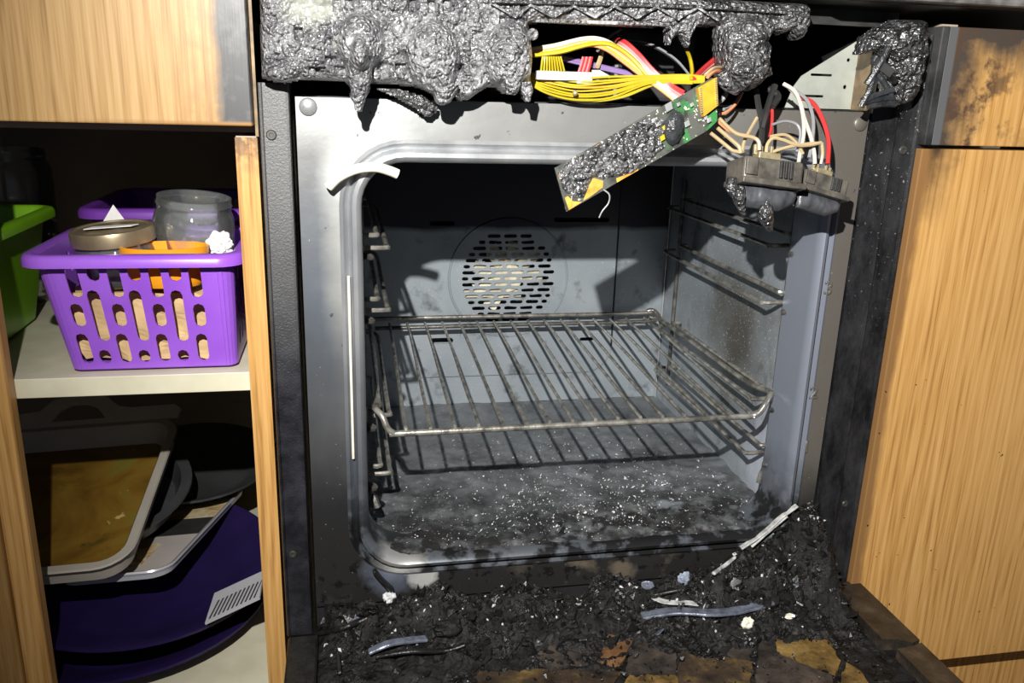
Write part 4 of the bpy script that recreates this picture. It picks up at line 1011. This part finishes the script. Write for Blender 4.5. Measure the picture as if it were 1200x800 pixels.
# ================================================================== SHELF CONTENTS
def basket(name, lbl, bx, by, rx, ry, z0, z1, mat, pattern=True, rb=.008, rr=.012):
    c = ((bx[0] + bx[1]) / 2, (by[0] + by[1]) / 2, z0)
    b_ = thing(name, lbl, 'basket', c)
    base_r = rrect(bx[0], bx[1], by[0], by[1], rb, 5); rim_r = rrect(rx[0], rx[1], ry[0], ry[1], rr, 5); n = 6
    def P(i, v):
        a, r_ = base_r[i % 24], rim_r[i % 24]; return Vector((a[0] + (r_[0] - a[0]) * v, a[1] + (r_[1] - a[1]) * v, z0 + .003 + (z1 - z0 - .003) * v))
    parts = []
    for q in range(4):      # rounded corners
        for k in range(5):
            i = q * 6 + k; parts.append(([tuple(P(i, 0)), tuple(P(i + 1, 0)), tuple(P(i + 1, 1)), tuple(P(i, 1))], [(0, 1, 2, 3)]))
        i, j = q * 6 + 5, q * 6 + 6     # flat between corners: q=0 back, 1 left, 2 front, 3 right
        hs = []
        if pattern and q in (0, 2):
            for u, v0, v1 in pattern:
                hs.append(slot(u, (v0 + v1) / 2, .076, v1 - v0, 4))
        elif pattern:
            for a in range(4):
                for v0, v1 in ((.12, .3), (.42, .6), (.72, .9)): hs.append(slot(.2 + a * .2, (v0 + v1) / 2, .07, v1 - v0, 4))
        # stadiums in u are squeezed by the wall aspect, so build them in metric units
        wl = (P(j, .5) - P(i, .5)).length; hl = z1 - z0
        hs2 = []
        for h_ in hs:
            us = [p[0] for p in h_]; vs = [p[1] for p in h_]; cu, cv = (min(us) + max(us)) / 2, (min(vs) + max(vs)) / 2
            hs2.append([(x / wl, y / hl) for x, y in slot(cu * wl, cv * hl, (max(us) - min(us)) * wl, (max(vs) - min(vs)) * hl, 4)])
        parts.append(holed([(0, 0), (1, 0), (1, 1), (0, 1)], hs2, lambda u, v, i=i, j=j: P(i, v).lerp(P(j, v), u)))
    parts.append(([(x, y, z0 + .003) for x, y in base_r], [tuple(range(24))]))
    o_ = mk('body', join(*parts), mat, b_); solid(o_, .0018, 0)
    # rim lip
    def rg(off, z): return [(x, y, z) for x, y in rrect(rx[0] - off, rx[1] + off, ry[0] - off, ry[1] + off, rr + off, 5)]
    o_ = mk('rim', bridge([rg(-.001, z1 - .002), rg(-.0005, z1 + .001), rg(.002, z1 + .003), rg(.0085, z1 + .002), rg(.0105, z1 - .001), rg(.0108, z1 - .007), rg(.0095, z1 - .007), rg(.009, z1 - .001), rg(.001, z1 - .002)]), mat, b_, smooth=True)
    return b_
# slot pattern of the front wall (u along the flat wall, v up)
def uv(x, y):
    p = at(x * .2874, 200 + y * .2874, .009)
    v = (p.z - .003) / .099; p = at(x * .2874, 200 + y * .2874, .016 - .014 * v); v = (p.z - .003) / .099
    xl = -.456 - .012 * v; xr = -.338 - .001 * v
    return (p.x - xl) / (xr - xl), v
patf = []
for xs, y0, y1 in (((297, 468, 635, 797), 362, 517), ((376, 545, 712), 362, 450), ((320, 488, 652, 815), 540, 635), ((403, 568, 733), 485, 695), ((345, 508, 668, 828), 662, 797), ((432, 592, 750), 728, 797)):
    for x in xs:
        u, a = uv(x, (y0 + y1) / 2); _, v1 = uv(x, y0); _, v0 = uv(x, y1); patf.append((min(max(u, .06), .94), max(v0, .05), min(v1, .93)))
basket('storage_basket', 'bright purple slotted plastic basket in front on the upper shelf', (-.464, -.330), (.016, .125), (-.480, -.327), (.002, .145), 0., .102, 'purple', patf)
basket('storage_basket', 'second purple basket standing behind the filled purple basket', (-.455, -.345), (.175, .30), (-.478, -.330), (.158, .325), 0., .118, 'purple_deep', patf)
basket('storage_basket', 'lime green plastic basket at the far left of the upper shelf', (-.660, -.549), (.075, .20), (-.680, -.533), (.060, .22), 0., .112, 'green', None)
# jar with a gold lid
def jar(lbl, c, r, h, tilt, lid, name='glass_jar', grp=None):
    j = thing(name, lbl, 'jar', c)
    tm = Matrix.Rotation(tilt[0], 3, 'X') @ Matrix.Rotation(tilt[1], 3, 'Y')
    pr = [(.0001, 0), (r * .85, 0), (r, r * .15), (r, h - .022), (r * .93, h - .014), (r * .90, h - .012), (r * .90, h - .008), (r * .93, h - .006), (r * .90, h - .004), (r * .90, h), (r * .84, h), (r * .84, h - .012), (r * .92, h - .024), (r * .92, r * .2), (r * .8, .004), (.0001, .004)]
    mk('body', lathe(pr, c, 36, tm), 'glass', j, smooth=True)
    if lid:
        lp = [(r * .97, h - .010), (r * 1.0, h - .010), (r * 1.0, h - .001), (r * .97, h + .002), (r * .88, h + .0022), (r * .86, h + .001), (.0001, h + .001)]
        mk('lid', lathe(lp, c, 36, tm), 'gold_lid', j, smooth=True, label='gold tin lid')
    return j, tm
jar('glass jar with dull gold lid inside the front purple basket', Vector((-.428, .060, .070)), .0345, .046, (math.radians(3), math.radians(-4)), True)
lc = Vector((-.428, .060, .070)) + Vector((-.003, .0, .0482))
o = mk('paper_scrap', poly_prism([(-.02, -.012), (.018, -.010), (.022, -.001), (-.016, .0)], lambda u, v, d: lc + Vector((u, v - .002, .0012 + u * .07 - d)), .0006), 'paper', base=lc); tag(o, 'torn white label scrap lying on the gold jar lid', 'paper')
jar('open clear glass jar without lid tilted in the front purple basket', Vector((-.372, .088, .068)), .0355, .074, (math.radians(4), math.radians(5)), False)
jar('tall clear glass jar at the back left of the upper shelf', Vector((-.595, .30, .0)), .045, .165, (0, 0), False)
# orange bowl just behind the front wall
oc = Vector((-.385, .034, .072))
ob = thing('plastic_bowl', 'orange plastic bowl inside the front purple basket', 'bowl', oc)
mk('bowl', lathe([(.0001, 0), (.028, 0), (.034, .008), (.0365, .034), (.0345, .034), (.032, .009), (.0001, .003)], oc, 36), 'orange', ob, smooth=True)
for o in ob.children:
    o.data.transform(Matrix.Diagonal((1.0, .62, 1.0, 1.0)))
# brown paper bag filling the basket
bm = bmesh.new(); bmesh.ops.create_cube(bm, size=1); bmesh.ops.subdivide_edges(bm, edges=bm.edges[:], cuts=14, use_grid_fill=True)
VV = []
for v in bm.verts:
    p = Vector((-.400 + v.co.x * .124, .066 + v.co.y * .078, .036 + v.co.z * .058)); k = .5 + .5 * (v.co.z + .5)
    p.x = -.400 + (p.x + .400) * (.92 + .12 * (v.co.z + .5)); p += Vector((noise.noise(p * 60), noise.noise(p * 60 + Vector((5, 0, 0))), noise.noise(p * 60 + Vector((0, 9, 0))))) * .004
    p.y += abs(noise.noise(Vector((p.x * 90, p.z * 40, 2)))) * .004
    VV.append(tuple(p))
FF = [tuple(v.index for v in f.verts) for f in bm.faces]; bm.free()
o = mk('paper_bag', (VV, FF), 'kraft', base=(-.397, .068, .006)); tag(o, 'crumpled brown paper bag showing through the purple basket slots', 'bag')
def crumple(lbl, c, sz, seed, mat='paper', name='crumpled_paper'):
    bm = bmesh.new(); bmesh.ops.create_icosphere(bm, subdivisions=4, radius=1); VV = []
    for v in bm.verts:
        n_ = 1 + .55 * abs(noise.noise(v.co * 1.8 + Vector((seed, 0, 0)))) - .35 * abs(noise.noise(v.co * 4.1 + Vector((0, seed, 0))))
        VV.append((c[0] + v.co.x * sz[0] * n_, c[1] + v.co.y * sz[1] * n_, c[2] + v.co.z * sz[2] * n_))
    FF = [tuple(v.index for v in f.verts) for f in bm.faces]; bm.free()
    o_ = mk(name, (VV, FF), mat, base=(c[0], c[1], c[2] - sz[2])); tag(o_, lbl, 'paper'); return o_
crumple('crumpled white tissue at the right end of the front purple basket', (-.341, .048, .104), (.010, .011, .010), 3)
pc = at(135, 256, .105)
o = mk('paper_scrap', ([tuple(pc + Vector(v)) for v in ((-.018, 0, -.014), (.016, -.004, -.012), (.020, .004, -.030), (-.002, .006, .012), (-.016, .004, -.034), (.004, -.006, -.03))], [(0, 5, 3), (5, 1, 3), (1, 2, 3), (2, 4, 3), (4, 0, 3), (0, 4, 2, 1, 5)]), 'paper', base=pc - Vector((0, 0, .034))); tag(o, 'white folded paper point sticking up behind the gold lid', 'paper')

# ---- trays in the lower compartment
def quad_map(FL, FR, BR):
    FL, FR, BR = Vector(FL), Vector(FR), Vector(BR); ex = FR - FL; ey = BR - FR; nz = ex.cross(ey).normalized()
    return lambda u, v, h: FL + ex * u + ey * v + nz * h, ex.length, ey.length
def tray(name, lbl, FL, FR, BR, depth, lipw, rad, mat_rim, mat_in, handle=False, cat='tray'):
    mp, W, L = quad_map(FL, FR, BR)
    tr = thing(name, lbl, cat, (Vector(FL) + Vector(BR)) / 2 - Vector((0, 0, depth)))
    def rg(off, h): return [tuple(mp(x / W, y / L, h)) for x, y in rrect(off, W - off, off, L - off, max(rad - off, .006), 6)]
    mk('rim', bridge([rg(lipw + depth * .5, -depth + .002), rg(lipw + .002, -.003), rg(lipw, 0), rg(.001, .0008), rg(0, -.001), rg(.002, -.004), rg(lipw * .55, -.005), rg(lipw * .75, -depth * .85), rg(lipw + depth * .25, -depth), [tuple(mp(.5 + (x / W - .5) * .02, .5 + (y / L - .5) * .02, -depth)) for x, y in rrect(0, W, 0, L, rad, 6)]]), mat_rim, tr, smooth=True)
    R_ = rg(lipw + depth * .5, -depth + .0025)
    mk('base', (R_, [tuple(range(len(R_)))]), mat_in, tr)
    return tr, mp, W, L
FR = Vector((-.444, .040, -.203)); BRt = at(214, 487, .285); FLt = FR + Vector((-.21, .015, -.014))
tr1, mp1, W1, L1 = tray('serving_tray', 'white serving tray with orange picture and arched handle, topmost of the stack', FLt, FR, BRt, .024, .010, .035, 'tray_white', 'tray_pic')
# arched handle rising from the far edge
hc, hw = .44, .20
arc = [(.02, 0), (.98, 0), (.995, .010), (.96, .016), (.72, .016), (hc + hw * 1.05, .019), (hc + hw * .75, .030), (hc + hw * .3, .034), (hc - hw * .3, .034), (hc - hw * .75, .030), (hc - hw * 1.05, .019), (.02, .016)]
inn = [(hc + hw * .72, .006), (hc + hw * .5, .018), (hc + hw * .2, .023), (hc - hw * .2, .023), (hc - hw * .5, .018), (hc - hw * .72, .006)]
hd = mk('handle', holed(arc, [inn], lambda u, v: mp1(u, 1 - .004 / L1, 0) + Vector((0, v * .55, v * .9))), 'tray_white', tr1); solid(hd, .005, 0)
# dark round roasting tin below it
pc_ = Vector((-.528, .220, -.212))
rp = thing('roasting_tin', 'dark grey round roasting tin under the white serving tray', 'tin', pc_)
tl = Matrix.Rotation(math.radians(10), 3, 'X') @ Matrix.Rotation(math.radians(2), 3, 'Y')
mk('pan', lathe([(.0001, -.012), (.092, -.012), (.100, .010), (.112, .012), (.1125, .010), (.102, .006), (.094, -.016), (.0001, -.016)], pc_, 48, tl), 'tray_dark', rp, smooth=True)
# small printed tray
FRp = at(196, 668, .075); BRp = at(291, 566, .325); FLp = FRp + Vector((-.110, .006, -.006))
tr2, mp2, W2, L2 = tray('printed_tray', 'small narrow tray printed with bread pictures beneath the roasting tin', FLp, FRp, BRp, .010, .004, .022, 'tray_lip', 'tray_ground')
for (u0, u1, v0, v1, mn, nm) in ((.1, .9, .64, .90, 'bread', 'bread_picture'), (.1, .9, .44, .63, 'print_dark', 'dark_band'), (.12, .62, .14, .36, 'bread', 'bread_picture')):
    mk(nm, poly_prism([(u0, v0), (u1, v0), (u1, v1), (u0, v1)], lambda u, v, d: mp2(u, v, -.0068 - d), .0003), mn, tr2)
# navy dish and second navy dish
def dish(lbl, c, r, h, tilt, mat='navy', name='plastic_dish'):
    tm = Matrix.Rotation(math.radians(tilt[0]), 3, 'X') @ Matrix.Rotation(math.radians(tilt[1]), 3, 'Y'); c = Vector(c)
    d_ = thing(name, lbl, 'dish', c)
    mk('dish', lathe([(.0001, 0), (r * .62, 0), (r * .72, h * .25), (r * .96, h), (r, h + .001), (r, h - .002), (r * .74, h * .25 - .003), (r * .64, -.003), (.0001, -.003)], c, 56, tm), mat, d_, smooth=True)
    return d_, tm
dish('dark grey shallow tray behind the printed tray by the side panel', (-.432, .335, -.246), .100, .020, (6, 0), 'tray_dark', 'shallow_tray')
dish('upper navy blue plastic dish under the printed tray', (-.467, .165, -.292), .147, .022, (3, 3))
dish('lower navy blue plastic dish on the cabinet floor', (-.478, .155, -.3285), .15, .024, (0, 0))
# pale tray with black stripes tucked at the right
FRs = at(304, 700, .040); FLs = at(240, 730, .030); BRs = at(309, 668, .085)
mp3, W3, L3 = quad_map(FLs, FRs, BRs)
ts = thing('striped_tray', 'pale tray corner with thin black stripes between the navy dishes', 'tray', (FLs + BRs) / 2)
mk('plate', poly_prism([(0, 0), (1, 0), (1, 1), (.05, 1)], lambda u, v, d: mp3(u, v, -d), .0022), 'tray_lip', ts)
for k in range(11):
    u = .06 + k * .082
    mk('stripe', poly_prism([(u, .08), (u + .03, .08), (u + .14, .62), (u + .11, .62)], lambda a, b, d: mp3(min(a, 1), b, .0006 - d), .0006), 'print_dark', ts)
